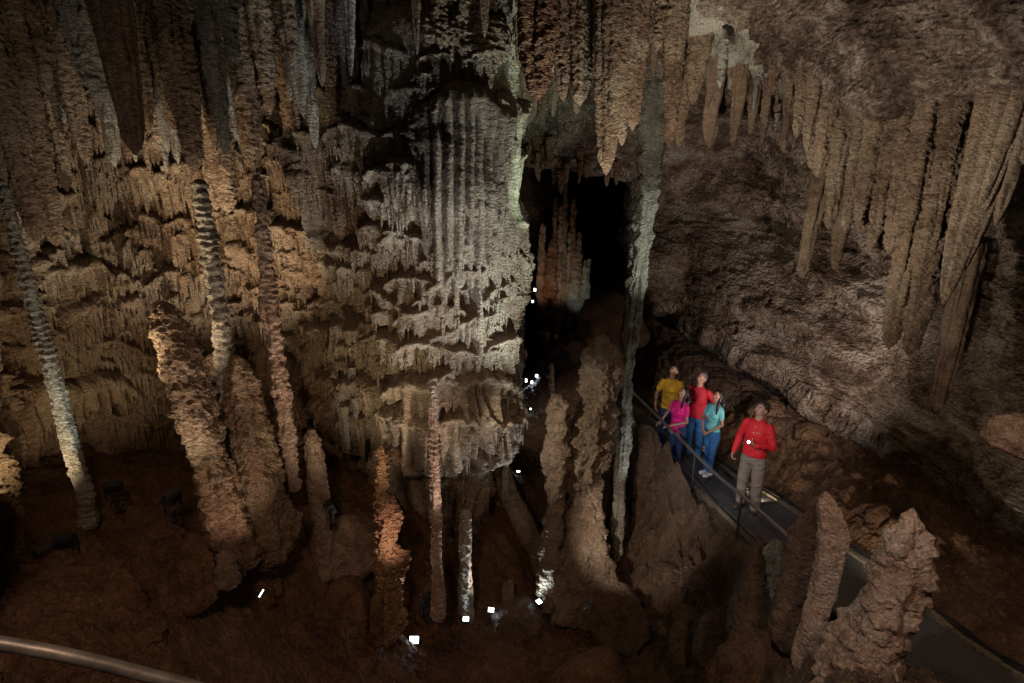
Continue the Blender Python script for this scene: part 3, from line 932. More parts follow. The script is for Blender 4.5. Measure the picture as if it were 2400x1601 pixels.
# ------------------------------------------------------------------ stalactites: tip px, py, root width px, depth, length m, label, material
G1 = 'stalactites hanging over the left wall'
ST = [
    (170, 100, 76, 5.4, 1.3, 'smooth grey green stalactite with rounded tip at top left, between the rippled ribs', 'grey', dict(ripple=.003, knob=0)),
    (228, 246, 120, 6.0, 2.0, 'broad lumpy greenish stalactite ending above the tan drapery at left', 'grey', dict(knob=.03, nf=2)),
    (313, 358, 104, 5.3, 2.3, 'largest smooth brown stalactite at left, bulging low with a pointed tip', 'brown', dict(ripple=.004, prof=.4, lump=.12)),
    (85, 558, 58, 6.4, 2.9, 'long heavily rippled stalactite rib at far left, left one of a joined pair', 'stal', dict(ripple=.02, prof=.2)),
    (130, 566, 62, 6.6, 2.9, 'long heavily rippled stalactite rib at far left, right one of a joined pair', 'stal', dict(ripple=.02, prof=.2)),
    (155, 440, 44, 6.9, 2.5, 'thin rippled stalactite just right of the long joined pair of ribs', 'stal', dict(prof=.35)),
    (200, 376, 60, 6.8, 2.4, 'tan stalactite left of the folded drapery, with a blunt crusty tip', 'stal', dict(prof=.4)),
    (60, 300, 90, 6.9, 2.2, 'wide grey rippled stalactite in the top left corner, in front of the wall', 'grey', dict(prof=.35)),
    (20, 420, 60, 6.2, 2.4, 'rippled tan stalactite at the left picture edge above the pale thin stalagmite', 'stal', dict(prof=.35)),
    (110, 210, 60, 6.3, 1.8, 'knobbly brown stalactite under the top left corner beside the smooth grey green one', 'stal', dict(knob=.02)),
    (447, 397, 84, 6.3, 2.7, 'long tan stalactite above the banded dark and pale stalagmite, tip smooth and grey', 'stal', dict(prof=.45)),
    (520, 357, 64, 6.0, 2.5, 'long bluish pale stalactite hanging from the middle of the left wall', 'grey', dict(ripple=.006, prof=.5)),
    (390, 142, 40, 5.8, 1.5, 'short thin tan stalactite with needle tip, left one of two close needles', 'stal', {}),
    (415, 160, 34, 5.9, 1.5, 'short thin tan stalactite with needle tip, right one of two close needles', 'stal', {}),
    (537, 146, 56, 5.6, 1.5, 'stubby lumpy greenish stalactite with blunt tip near the top edge', 'grey', dict(knob=.03)),
    (495, 340, 50, 6.6, 2.4, 'tan stalactite tucked behind the long bluish pale one', 'stal', {}),
    (340, 300, 60, 6.6, 2.2, 'rippled dark tan stalactite right of the largest smooth brown one', 'stal', dict(prof=.4)),
    (400, 300, 60, 6.6, 2.2, 'rippled ochre stalactite above the pale hanging canopies of the left wall', 'stal', dict(prof=.4)),
    (582, 400, 60, 6.9, 2.8, 'long ochre stalactite rib ending above the twisted reddish stalagmite', 'ochre', dict(prof=.4)),
    (525, 490, 72, 7.4, 3.0, 'wide ochre stalactite rib with a blunt end low on the left wall', 'ochre', dict(prof=.25)),
    (497, 482, 40, 7.5, 2.9, 'narrow ochre stalactite rib left of the wide blunt ochre one', 'ochre', dict(prof=.3)),
    (670, 152, 66, 6.3, 1.6, 'ragged brown grey stalactite near the top edge, left of the column', 'stal', dict(knob=.03)),
    (620, 265, 70, 6.8, 2.1, 'broad ragged tan stalactite with several steps above the dark niche', 'stal', dict(knob=.02)),
    (697, 268, 80, 6.8, 2.1, 'broad smooth grey brown stalactite with pointed tip above the dark niche', 'grey', dict(ripple=.005)),
    (740, 200, 60, 6.5, 1.7, 'dark reddish brown smooth stalactite left of the pale green rib', 'brown', dict(ripple=.003)),
    (806, 176, 40, 6.5, 1.8, 'pale green smooth stalactite rib hanging at the left shoulder of the column', 'grey', dict(tilt=(.12, 0), ripple=.003)),
    (808, 352, 84, 7.2, 2.8, 'bluish grey stalactite rib widening upward along the left side of the column', 'grey', dict(ripple=.005, prof=.7)),
    (787, 556, 56, 7.7, 3.5, 'longest ochre rib running down the left flank of the column', 'ochre', dict(prof=.25)),
    (768, 285, 50, 6.9, 2.2, 'grey tan stalactite between the bluish rib and the smooth pointed one', 'stal', {}),
    (933, 84, 30, 6.6, 1.2, 'short green tinted stalactite at the top edge over the column', 'grey', {}),
    (958, 127, 34, 6.4, 1.4, 'slim reddish brown stalactite in front of the top of the column', 'brown', dict(ripple=.004)),
    (1013, 113, 46, 6.4, 1.4, 'knobbly tan stalactite in front of the top of the column', 'stal', dict(knob=.015)),
    (985, 60, 40, 6.5, 1.1, 'short orange brown stalactite between two longer ones over the column', 'ochre', dict(ripple=.004)),
    (1113, 86, 46, 6.5, 1.3, 'smooth reddish brown stalactite over the right shoulder of the column', 'brown', dict(ripple=.003)),
    (880, 50, 60, 6.7, 1.1, 'short wide pale tan stalactite at the top edge left of the column', 'stal', {}),
    (1065, 40, 40, 6.5, .9, 'short tan stalactite stub at the top edge above the column', 'stal', {}),
    (1190, 150, 40, 7.4, 1.7, 'dark thin stalactite right behind the top of the column', 'brown', dict(ripple=.004)),
    (1200, 300, 76, 9.6, 3.4, 'dark bluish smooth drapery like stalactite just right of the column', 'brown', dict(ripple=.003, prof=.3)),
    (1232, 232, 96, 6.9, 1.9, 'fat orange stalactite pitted with dark holes, right of the column', 'orange', dict(prof=.42, knob=.02)),
    (1293, 233, 56, 7.0, 1.9, 'orange brown stalactite with a smooth slanting tip beside the fat pitted one', 'ochre', dict(tilt=(-.1, 0))),
    (1330, 245, 70, 7.0, 2.0, 'dark ochre stalactite between the fat pitted one and the widest rippled one', 'ochre', dict(prof=.45)),
    (1325, 262, 22, 9.0, .35, 'tiny pale stalactite knob on the pinkish rock above the dark opening', 'stal', {}),
    (1392, 402, 100, 6.9, 3.0, 'widest long rippled stalactite, its tip reaching the lip of the dark opening', 'stal', dict(prof=.5, ripple=.016, lump=.1)),
    (1427, 335, 50, 7.1, 2.6, 'slim tan stalactite against the right side of the widest rippled one', 'stal', {}),
    (1452, 300, 56, 7.2, 2.4, 'dark grooved stalactite left of the tall leaning column', 'brown', dict(prof=.4)),
    (1510, 116, 34, 5.9, 1.1, 'small ochre stalactite with a hooked tip near the top edge over the tall column', 'ochre', dict(knob=.01)),
    (1535, 342, 60, 7.6, 2.3, 'pale brown stalactite right of the head of the tall leaning column', 'stal', dict(nf=4)),
    (1558, 342, 50, 7.9, 2.3, 'dark tan stalactite second to the right of the head of the tall column', 'stal', {}),
    (1590, 240, 70, 7.6, 1.7, 'ragged reddish tan stalactite under the edge of the pale ceiling slab', 'stal', dict(knob=.02)),
    (1540, 210, 70, 7.0, 1.8, 'brown ribbed stalactite directly above the tall leaning column', 'stal', dict(nf=5)),
    (1628, 341, 54, 8.2, 1.7, 'smooth dark olive blade shaped stalactite under the bluish ceiling notch', 'brown', dict(ripple=.002, prof=.3)),
    (1683, 337, 50, 8.2, 1.5, 'smooth dark brown stalactite right of the olive blade', 'brown', dict(ripple=.002)),
    (1722, 310, 34, 8.3, 1.4, 'slim rusty brown stalactite in the dark row under the ceiling slab', 'brown', {}),
    (1750, 330, 26, 8.2, 1.4, 'thread thin dark stalactite in the row under the ceiling slab', 'brown', {}),
    (1800, 352, 30, 7.6, 1.5, 'wavy ochre brown stalactite with a bent middle', 'ochre', dict(tilt=(-.12, 0), ripple=.003)),
    (1772, 220, 40, 7.4, 1.0, 'pointed tan stalactite hanging above the wavy one', 'stal', {}),
    (1828, 316, 44, 6.7, 1.2, 'left point of the broad golden tan stalactite cluster at right', 'ochre', {}),
    (1876, 408, 110, 6.8, 1.9, 'broadest golden tan stalactite of the right cluster, heavily rippled', 'ochre', dict(ripple=.02, prof=.45, nf=4)),
    (1852, 350, 60, 6.7, 1.5, 'golden tan rippled stalactite between the left point and the broadest one', 'ochre', dict(ripple=.016)),
    (1923, 356, 50, 6.7, 1.2, 'stalactite with bare grey edge, right beside the broadest golden one', 'stal', {}),
    (1902, 528, 56, 6.9, 1.4, 'pale smooth pointed stalactite hanging lowest at the left of the draped cluster', 'stal', dict(tilt=(-.05, 0))),
    (1840, 640, 56, 8.0, 1.9, 'long dark blade stalactite with an orange tip at the left of the right cluster', 'brown', dict(ripple=.002, prof=.35, tilt=(.12, 0))),
    (1915, 620, 44, 7.8, 1.2, 'dark shaded stalactite behind the pale pointed one', 'brown', {}),
    (1940, 536, 46, 6.8, 1.4, 'narrow grey brown stalactite, second pale one of the draped cluster', 'stal', {}),
    (1970, 528, 54, 6.5, 1.5, 'tan folded stalactite with pale left edge in the draped cluster', 'stal', dict(flat=.5)),
    (1983, 530, 40, 6.6, 1.4, 'slim tan stalactite against the folded one with the pale edge', 'stal', {}),
    (1999, 578, 50, 6.5, 1.5, 'stalactite with a thorny double tip low in the draped cluster', 'stal', dict(knob=.008)),
    (2040, 583, 62, 6.4, 1.6, 'golden brown pointed stalactite, lowest of the middle of the draped cluster', 'ochre', dict(prof=.5)),
    (2020, 570, 30, 6.6, 1.3, 'small dark stalactite between the thorny one and the golden brown one', 'brown', {}),
    (2068, 560, 50, 6.3, 1.6, 'grey brown stalactite right of the golden brown pointed one', 'stal', {}),
    (2092, 512, 70, 6.1, 1.6, 'flat drapery like stalactite with a curved pale rim in the draped cluster', 'stal', dict(flat=.4)),
    (2147, 528, 84, 5.9, 1.6, 'wide flat drapery stalactite with long curved rim, right end of the cluster', 'stal', dict(flat=.4, tilt=(-.1, 0))),
    (2040, 802, 62, 6.3, 2.4, 'long hanging stalactite below the cluster, left one of the rippled pair', 'stal', dict(ripple=.018, prof=.3)),
    (2085, 818, 62, 6.2, 2.5, 'long hanging stalactite below the cluster, right one of the rippled pair', 'stal', dict(ripple=.018, prof=.3)),
    (2165, 700, 150, 5.5, 2.2, 'huge smooth curved stalactite sweeping to a bright glossy tip', 'ochre', dict(ripple=.004, prof=.75, tilt=(.32, .1), flat=.6, lump=.08)),
    (2285, 520, 90, 5.2, 1.6, 'dark smooth blade stalactite near the right picture edge', 'brown', dict(ripple=.003, tilt=(.15, 0))),
    (2150, 944, 52, 8.0, 2.1, 'blunt dark red brown hanging block in front of the right wall', 'brown', dict(prof=.08, ripple=.003)),
    (2010, 430, 110, 6.7, 1.5, 'stepped brown stalactite with broken ledges in the middle of the draped cluster', 'stal', dict(knob=.02, flat=.6, prof=.4)),
    (2120, 400, 120, 6.3, 1.3, 'wide ochre rippled stalactite at the root of the draped cluster', 'ochre', dict(flat=.6, prof=.4)),
    (2210, 360, 80, 6.0, 1.1, 'reddish brown narrow ribbed stalactite above the huge curved one', 'brown', dict(nf=5)),
    (2250, 250, 60, 5.4, .7, 'short smooth reddish stalactite under the ceiling at upper right', 'brown', {}),
    (2110, 200, 44, 5.9, .6, 'short dark stalactite in the ceiling hollow at upper right, left one', 'brown', {}),
    (2140, 195, 40, 5.8, .6, 'short tan stalactite in the ceiling hollow at upper right, second one', 'stal', {}),
    (1653, 205, 20, 7.0, .5, 'slim white straw stalactite on the bluish ceiling slab', 'grey', {}),
]
for (px, py, w_, t, up, lab, m, kw) in ST:
    w_ *= .86
    if px > 1560: up *= 1.12
    stal(px, py, w_, t, up, lab, m, **kw)

# drapery between the smooth brown stalactite and the ribs
R2 = random.Random(11)


def fillers(n, xr, yr, tr, wr, ur, mats, group, label):
    """many look-alike small stalactites: a few masters, the rest copies"""
    masters = []
    for i in range(n):
        px = R2.uniform(*xr)
        py = yr(px) + R2.uniform(-28, 28) if callable(yr) else R2.uniform(*yr)
        t = tr(px) if callable(tr) else R2.uniform(*tr)
        up = R2.uniform(*ur)
        if len(masters) < 7:
            o = stal(px, py, R2.uniform(*wr), t, up, label, R2.choice(mats), group=group, prof=R2.uniform(.3, .9), ripple=R2.choice([.004, .012, .02]), lump=R2.uniform(.15, .35))
            masters.append((o, up))
        else:
            src, u0 = R2.choice(masters)
            o = src.copy()
            COL.objects.link(o)
            tip = P(px, py, t)
            o.location = (tip[0], tip[1], tip[2] + up)
            k = up / u0
            o.rotation_euler = (R2.uniform(-.03, .03), R2.uniform(-.03, .03), R2.uniform(0, 6.28))
            s_ = R2.uniform(.8, 1.2)
            o.scale = (s_, s_, k)


fillers(34, (1185, 1432), lambda x: float(np.interp(x, [1185, 1240, 1290, 1330, 1430], [380, 395, 425, 405, 400])), lambda x: 12.0 + R2.uniform(-.4, .5), (9, 20), (.35, .6), ['orange', 'stal'],
        'stalactites fringing the top of the dark opening', 'small brown icicle like stalactite in the crowded fringe along the top of the dark opening')
fillers(16, (1210, 1330), (200, 300), (9.5, 11), (14, 30), (.5, 1.0), ['brown', 'orange'],
        'dim stalactites on the rock above the opening', 'small dim brown stalactite on the shaded rock above the dark opening')
fillers(26, (1585, 1790), lambda x: float(np.interp(x, [1585, 1650, 1790], [170, 150, 300])), lambda x: float(np.interp(x, [1585, 1790], [7.8, 8.2])), (4, 14), (.15, .6), ['brown', 'stal', 'grey'],
        'thin stalactites around the pale ceiling slab', 'thin short stalactite among the scattered ones around the pale ceiling slab')
fillers(12, (1830, 2200), lambda x: float(np.interp(x, [1830, 1950, 2100, 2200], [260, 420, 470, 430])), lambda x: float(np.interp(x, [1830, 2200], [7.0, 6.0])), (20, 44), (1.2, 1.7), ['stal', 'ochre', 'brown'],
        'stalactites crowded in the right draped cluster', 'middle sized rippled stalactite crowded inside the draped cluster at right')
fillers(85, (-20, 790), lambda x: float(np.interp(x, [0, 200, 420, 780], [270, 290, 290, 220])) + R2.uniform(-150, 120), lambda x: float(np.interp(x, [0, 780], [7.0, 7.3])) + R2.uniform(-.4, .5), (16, 40), (1.8, 2.8), ['stal', 'grey', 'stal'],
        'stalactites crowded over the left wall', 'middle sized rippled stalactite crowded among the long ones over the left wall')
fillers(30, (790, 1150), (955, 1070), (8.1, 8.6), (12, 26), (.5, .9), ['stal', 'grey', 'stal'],
        'stalactites under the giant column', 'thin stalactite hanging in the ragged fringe under the foot of the giant column')
fillers(14, (800, 1180), (20, 90), (6.9, 7.4), (20, 40), (1.0, 1.4), ['stal', 'brown', 'grey'],
        'stalactites over the column', 'small stalactite in the crowd at the top edge over the giant column')
fillers(16, (1200, 1560), (90, 200), (7.3, 8.4), (30, 64), (1.2, 1.8), ['ochre', 'brown', 'stal'],
        'stalactites right of the column', 'brown stalactite crowded behind the large ones right of the giant column')
fillers(12, (2060, 2340), (150, 300), (5.6, 6.2), (18, 40), (.4, .8), ['brown', 'stal'],
        'stalactites under the upper right ceiling', 'short dark stalactite under the dim ceiling at the upper right')

# ------------------------------------------------------------------ stalagmites and columns
# path points: px, py, width px, depth
rod('stalagmite', 'thin pale green banded stalagmite leaning across the far left of the wall', 'stalagmite',
    [(2, 380, 21.6, 6.3), (30, 520, 23.0, 6.3), (75, 690, 23.0, 6.3), (120, 860, 25.9, 6.3), (160, 1010, 30.2, 6.35), (196, 1130, 28.8, 6.4), (205, 1215, 37.4, 6.45)], M['grey'], seed=3, band=.024, lump=.16, bf=12)
rod('stalagmite', 'tall crooked stalagmite banded dark and greenish pale, behind the thick pinkish pair', 'stalagmite',
    [(455, 410, 22.2, 6.8), (475, 520, 26.6, 6.8), (490, 620, 32.6, 6.8), (505, 720, 26.6, 6.8), (518, 830, 34.0, 6.8), (525, 930, 37.0, 6.8), (535, 1040, 29.6, 6.8), (550, 1180, 29.6, 6.8)], M['grey'], seed=4, band=.03, knob=.02, kf=11, lump=.2, bf=10)
rod('stalagmite', 'tall thin twisted stalagmite, reddish and knobbly, left of the giant column', 'stalagmite',
    [(588, 400, 17.6, 6.9), (600, 500, 20.8, 6.9), (612, 600, 24.0, 6.9), (622, 700, 32.0, 6.9), (634, 800, 25.6, 6.9), (652, 930, 28.8, 6.9), (666, 1040, 24.0, 6.9), (680, 1130, 20.8, 7.0)], M['pink'], seed=5, band=.02, knob=.03, kf=13, lump=.2)
rod('stalagmite', 'thickest pinkish brown stalagmite, left one of the floodlit pair, leaning right', 'stalagmite',
    [(372, 690, 30.3, 6.2), (392, 770, 53.0, 6.2), (420, 850, 72.7, 6.2), (448, 950, 69.6, 6.15), (478, 1040, 54.5, 6.1), (502, 1120, 68.1, 6.1), (520, 1200, 81.8, 6.05), (548, 1310, 113.5, 5.95)], M['stal'], seed=6, knob=.045, kf=7.5, lump=.2, ripple=.03)
rod('stalagmite', 'thick pinkish stalagmite, right one of the floodlit pair, widening to its foot', 'stalagmite',
    [(540, 815, 40.4, 6.7), (556, 870, 54.9, 6.7), (568, 950, 62.1, 6.7), (584, 1040, 66.5, 6.6), (600, 1120, 85.2, 6.55), (608, 1190, 108.4, 6.5), (610, 1290, 180.6, 6.4)], M['stal'], seed=7, knob=.045, kf=7.5, lump=.2, ripple=.03)
rod('stalagmite', 'smooth rounded dark brown stalagmite standing between the pinkish pair', 'stalagmite',
    [(494, 808, 40, 7.2), (500, 900, 50, 7.2), (510, 1040, 60, 7.2)], M['brown'], seed=8)
rod('stalagmite', 'dim reddish knobbly stalagmite right of the thin twisted one', 'stalagmite',
    [(712, 985, 24, 7.3), (722, 1060, 34, 7.3), (730, 1130, 40, 7.3), (742, 1200, 34, 7.3), (750, 1330, 60, 7.2)], M['pink'], seed=9, knob=.02, kf=12)
rod('stalagmite', 'orange lit stalagmite with a thin banded top and two coral like bulges', 'stalagmite',
    [(875, 1020, 14, 6.9), (880, 1080, 20, 6.9), (876, 1130, 22, 6.9), (884, 1160, 42, 6.9), (896, 1190, 56, 6.9), (888, 1225, 50, 6.9), (882, 1252, 34, 6.9), (900, 1275, 56, 6.9), (900, 1305, 56, 6.9), (893, 1350, 46, 6.9), (890, 1470, 52, 6.85)],
    M['orange'], seed=10, band=.02, knob=.045, kf=13, lump=.2, res=1.3)
rod('stalagmite', 'slenderest tall orange banded stalagmite standing free before the giant column', 'stalagmite',
    [(995, 875, 13.6, 7.2), (996, 940, 18.7, 7.2), (998, 1040, 20.4, 7.2), (1000, 1130, 18.7, 7.2), (1002, 1230, 18.7, 7.2), (1006, 1330, 18.7, 7.2), (1010, 1425, 34.0, 7.2)], M['pink'], seed=11, band=.024, lump=.16, bf=15, res=1.3)
rod('stalagmite', 'short pale round topped stalagmite glowing above the lit floodlights', 'stalagmite',
    [(1068, 1170, 22, 7.9), (1070, 1230, 24, 7.9), (1069, 1300, 22, 7.9), (1070, 1440, 30, 7.9)], M['grey'], seed=12, knob=.012, kf=14)
rod('stalagmite', 'tall thin wet stalagmite just right of the giant column, round topped', 'stalagmite',
    [(1193, 640, 15, 11), (1195, 740, 14, 11), (1190, 850, 14, 11), (1190, 960, 15, 11), (1186, 1060, 20, 11), (1186, 1150, 30, 11)], M['wetpale'], seed=13, knob=.012, kf=12, res=1.3)
rod('stalagmite', 'very thin banded wet stalagmite rising over the round topped branch', 'stalagmite',
    [(1266, 832, 6, 9.5), (1265, 900, 11, 9.5), (1261, 985, 12, 9.5), (1260, 1090, 12, 9.5), (1258, 1250, 20, 9.4)], M['wetpale'], seed=14, band=.012, res=1.3)
# big twin column in the middle
rod('stalagmite', 'round topped wet branch, left one of the massive knobbly twin stalagmites', 'stalagmite',
    [(1284, 905, 38, 8.2), (1282, 960, 44, 8.2), (1278, 1030, 46, 8.2), (1276, 1080, 36, 8.2), (1272, 1140, 34, 8.2), (1268, 1220, 36, 8.2), (1262, 1300, 32, 8.2), (1256, 1400, 40, 8.2)], M['wetpale'], seed=15, knob=.05, kf=8, lump=.25, ripple=.02)
rod('stalagmite', 'massive knobbly twin stalagmite, the tall right one with a rounded head', 'stalagmite',
    [(1386, 768, 44, 8.4), (1386, 820, 70, 8.4), (1374, 900, 76, 8.4), (1362, 960, 84, 8.4), (1350, 1020, 96, 8.4), (1340, 1080, 80, 8.4), (1336, 1150, 70, 8.4), (1338, 1230, 92, 8.4), (1330, 1320, 120, 8.3), (1322, 1420, 150, 8.2)], M['wetpale'], seed=16, knob=.085, kf=5.5, lump=.25, ripple=.025)
rod('rock_spur', 'slanting smooth spur of flowstone leaning between the twin stalagmites', 'rock spur',
    [(1330, 950, 40, 8.8), (1310, 1060, 46, 8.8), (1306, 1180, 60, 8.8), (1300, 1380, 60, 8.7)], M['wet'], seed=17, knob=.02)
# tall column from the ceiling
rod('ceiling_column', 'tall greenish column running from the ceiling down past the visitors, thinning', 'column',
    [(1520, 120, 108.0, 9.0), (1512, 240, 86.4, 9.0), (1500, 310, 60.5, 9.0), (1494, 350, 41.8, 9.0), (1488, 420, 37.4, 9.0), (1480, 520, 36.0, 9.0), (1470, 620, 30.2, 9.0), (1460, 700, 27.4, 9.0), (1450, 780, 24.5, 9.0), (1440, 860, 20.2, 9.0), (1434, 940, 24.5, 9.0), (1428, 1040, 24.5, 9.0), (1422, 1130, 18.7, 9.0), (1416, 1290, 21.6, 9.0)],
    M['greywet'], seed=18, knob=.05, kf=6, lump=.32, band=.045, bf=2.0, flute=.16, nf=5, ripple=.02)
rod('stalagmite', 'dark glittering wet rod close along the left side of the tall greenish column', 'stalagmite',
    [(1446, 560, 10, 9.3), (1440, 720, 14, 9.3), (1420, 860, 16, 9.3), (1406, 960, 24, 9.3), (1396, 1060, 34, 9.3), (1386, 1170, 30, 9.3), (1380, 1300, 40, 9.3)], M['wet'], seed=19, knob=.02, kf=14)
rod('stalagmite', 'dark red brown wet pillar right of the lower end of the tall greenish column', 'stalagmite',
    [(1478, 975, 50, 10.0), (1484, 1040, 60, 10.0), (1476, 1120, 46, 9.9), (1466, 1220, 34, 9.8), (1452, 1330, 50, 9.6)], M['wet'], seed=20, knob=.04, kf=8)
rod('stalagmite', 'small dim orange stub right behind the massive twin stalagmite', 'stalagmite',
    [(1398, 1100, 14, 9.6), (1396, 1150, 18, 9.6), (1394, 1220, 20, 9.6)], M['orange'], seed=21)
rod('flowstone_ridge', 'pale smooth flowstone ridge sloping down to the right below the column', 'flowstone ridge',
    [(1150, 985, 26, 9.0), (1148, 1060, 34, 9.0), (1166, 1130, 44, 9.0), (1200, 1190, 50, 8.9), (1236, 1270, 44, 8.8), (1250, 1340, 30, 8.7)], M['wetpale'], seed=22, ripple=.008)
rod('stalagmite', 'short thin dim stalagmite at the head of the sloping flowstone ridge', 'stalagmite',
    [(1160, 1055, 10, 8.8), (1160, 1100, 14, 8.8), (1158, 1150, 18, 8.8)], M['wetpale'], seed=23, band=.01)
rod('stalagmite', 'tiny stalagmite with one brilliantly lit edge behind the flat dark rock', 'stalagmite',
    [(1170, 1330, 12, 8.2), (1168, 1350, 18, 8.2), (1168, 1385, 22, 8.2)], M['wetpale'], seed=24, knob=.02, kf=15)

# left floor
rod('stalagmite', 'dark reddish cone shaped stalagmite in the lower left foreground', 'stalagmite',
    [(268, 1290, 20, 5.0), (275, 1340, 70, 5.0), (285, 1420, 110, 4.95), (290, 1520, 150, 4.9)], M['floor'], seed=25, knob=.02, kf=6)
rod('stalagmite', 'low dark round topped stalagmite beside the reddish cone', 'stalagmite',
    [(372, 1340, 50, 5.2), (376, 1390, 80, 5.2), (380, 1480, 110, 5.1)], M['floor'], seed=26, knob=.02, kf=6)
rod('stalagmite', 'dark round headed stalagmite in front of the thickest pinkish one', 'stalagmite',
    [(436, 1225, 50, 5.4), (440, 1280, 70, 5.4), (450, 1400, 100, 5.3)], M['floor'], seed=27, knob=.02, kf=6)
rod('stalagmite', 'broad dark lump between the floodlights and the thickest pinkish stalagmite', 'stalagmite',
    [(370, 1205, 90, 5.7), (372, 1260, 120, 5.7), (380, 1380, 140, 5.6)], M['floor'], seed=28, knob=.03, kf=5)
rod('stalagmite', 'small stalagmite with a white glinting edge beside the slit of light', 'stalagmite',
    [(512, 1265, 22, 5.3), (518, 1300, 34, 5.3), (524, 1350, 44, 5.3)], M['wetpale'], seed=29, knob=.03, kf=14)
rod('rock_outcrop', 'orange ridged rock knob at the left picture edge above the floor', 'rock',
    [(-6, 1140, 60, 5.2), (0, 1190, 76, 5.2), (2, 1250, 70, 5.2), (0, 1330, 60, 5.2)], M['orange'], seed=30, ripple=.02, knob=.02)
rod('stalactite', 'small translucent amber stalactite left of the thickest pinkish stalagmite', 'stalactite',
    [(362, 720, 16, 6.6), (364, 760, 16, 6.6), (372, 800, 10, 6.6)], M['ochre'], seed=31)
rod('boulder', 'rounded bumpy brown boulder below the dim reddish stalagmite', 'boulder',
    [(800, 1190, 110, 7.6), (806, 1250, 130, 7.55), (790, 1330, 140, 7.5)], M['pink'], seed=32, knob=.05, kf=5)
rod('boulder', 'tall smooth shadowed boulder left of the orange coral stalagmite', 'boulder',
    [(790, 1330, 90, 7.0), (800, 1400, 110, 7.0), (790, 1500, 120, 6.8)], M['floor'], seed=33, knob=.03, kf=5)
rod('stalagmite', 'thin dark stub at the foot of the orange coral stalagmite, left of it', 'stalagmite',
    [(868, 1360, 22, 6.7), (866, 1420, 26, 6.7), (868, 1480, 30, 6.7)], M['floor'], seed=34)
rod('boulder', 'flat dark rock beside the floodlight with a lit left edge', 'boulder',
    [(1188, 1386, 90, 8.0), (1190, 1410, 110, 7.95), (1190, 1460, 120, 7.8)], M['wet'], seed=35, knob=.03, kf=6)
rod('boulder', 'wet overhanging rock shelf with glinting edge right of the twin stalagmites', 'boulder',
    [(1404, 1338, 90, 7.6), (1412, 1390, 120, 7.6), (1420, 1480, 130, 7.5)], M['wet'], seed=36, knob=.04, kf=6)

# far chamber group
FAR = [(1298, 402, 708, 10, 'tallest'), (1276, 452, 700, 7, 'thin left'), (1288, 470, 690, 9, ''), (1318, 455, 700, 11, 'orange headed'), (1246, 512, 690, 13, 'leftmost'),
       (1308, 530, 715, 9, 'pale banded'), (1270, 545, 640, 20, 'cauliflower'), (1330, 530, 690, 12, 'dark'), (1322, 600, 675, 20, 'pale white'), (1344, 595, 668, 12, ''), (1258, 640, 760, 10, 'low orange'), (1286, 650, 740, 9, 'low'), (1352, 592, 660, 7, '')]
FLAB = ['tallest slender stalagmite of the far chamber group', 'thin stalagmite, second from the left in the far chamber group', 'knobbly brown stalagmite close left of the tallest far one',
        'stalagmite with an orange head, right of the tallest far one', 'leftmost pointed grey stalagmite of the far chamber group', 'bright banded stalagmite low in the middle of the far chamber group',
        'cauliflower like stalagmite bulging in the far chamber group', 'dark blunt stalagmite behind the white ones in the far chamber', 'whitest broad stalagmite of the far chamber group',
        'white speckled stalagmite beside the whitest far one', 'low orange stalagmite at the left foot of the far group', 'low dim banded stalagmite in the middle foot of the far group',
        'rightmost tiny white stalagmite of the far chamber group']
for i, ((px, y0, y1, w_, _), lab) in enumerate(zip(FAR, FLAB)):
    m = [M['wetpale'], M['orange'], M['pink'], M['orange'], M['pink'], M['grey'], M['orange'], M['brown'], M['grey'], M['grey'], M['orange'], M['pink'], M['grey']][i]
    rod('stalagmite', lab, 'stalagmite', [(px, y0, w_ * .6, 20), (px - 2, y0 + (y1 - y0) * .35, w_, 20), (px - 4, y0 + (y1 - y0) * .7, w_ * 1.25, 20), (px - 6, y1 + 45, w_ * 1.8, 20)], m,
        group='stalagmites in the far chamber', seed=40 + i, band=.03, knob=.05, kf=5, lump=.2, bf=5, res=1.2)
rod('boulder', 'big dim rounded mound on the floor of the far chamber', 'boulder', [(1410, 668, 90, 17), (1420, 710, 170, 16.8), (1420, 800, 230, 16.5)], M['floor'], seed=60, knob=.1, kf=2)

# right foreground
rod('stalagmite', 'pale smooth stalagmite in the right foreground with a side knob and split foot', 'stalagmite',
    [(1896, 1128, 22, 4.9), (1902, 1170, 44, 4.9), (1912, 1220, 56, 4.85), (1905, 1290, 50, 4.8), (1890, 1360, 46, 4.8), (1872, 1420, 44, 4.75), (1860, 1560, 80, 4.6)], M['pink'], seed=70, ripple=.005, knob=.012, kf=10, lump=.12)
rod('stalagmite', 'small knobbly brown stalagmite close behind the left side of the pale smooth one', 'stalagmite',
    [(1860, 1175, 40, 5.2), (1850, 1260, 70, 5.2), (1845, 1350, 100, 5.2), (1835, 1500, 130, 5.1)], M['wet'], seed=71, knob=.03, kf=8)
rod('stalagmite', 'largest coral crusted stalagmite in the right foreground, leaning right', 'stalagmite',
    [(2096, 1166, 26, 4.3), (2090, 1205, 44, 4.3), (2082, 1245, 80, 4.3), (2070, 1310, 100, 4.3), (2046, 1380, 108, 4.28), (2016, 1455, 120, 4.25), (1985, 1530, 128, 4.2), (1950, 1650, 150, 4.1)], M['pink'], seed=72, knob=.06, kf=8.5, lump=.26, ripple=.006, res=1.2)
rod('stalagmite', 'white lumpy stalagmite with two little heads beside the end of the handrail', 'stalagmite',
    [(1782, 1238, 30, 5.6), (1786, 1275, 54, 5.6), (1790, 1320, 50, 5.6), (1800, 1400, 60, 5.5)], M['grey'], seed=73, knob=.025, kf=9, ripple=.004)
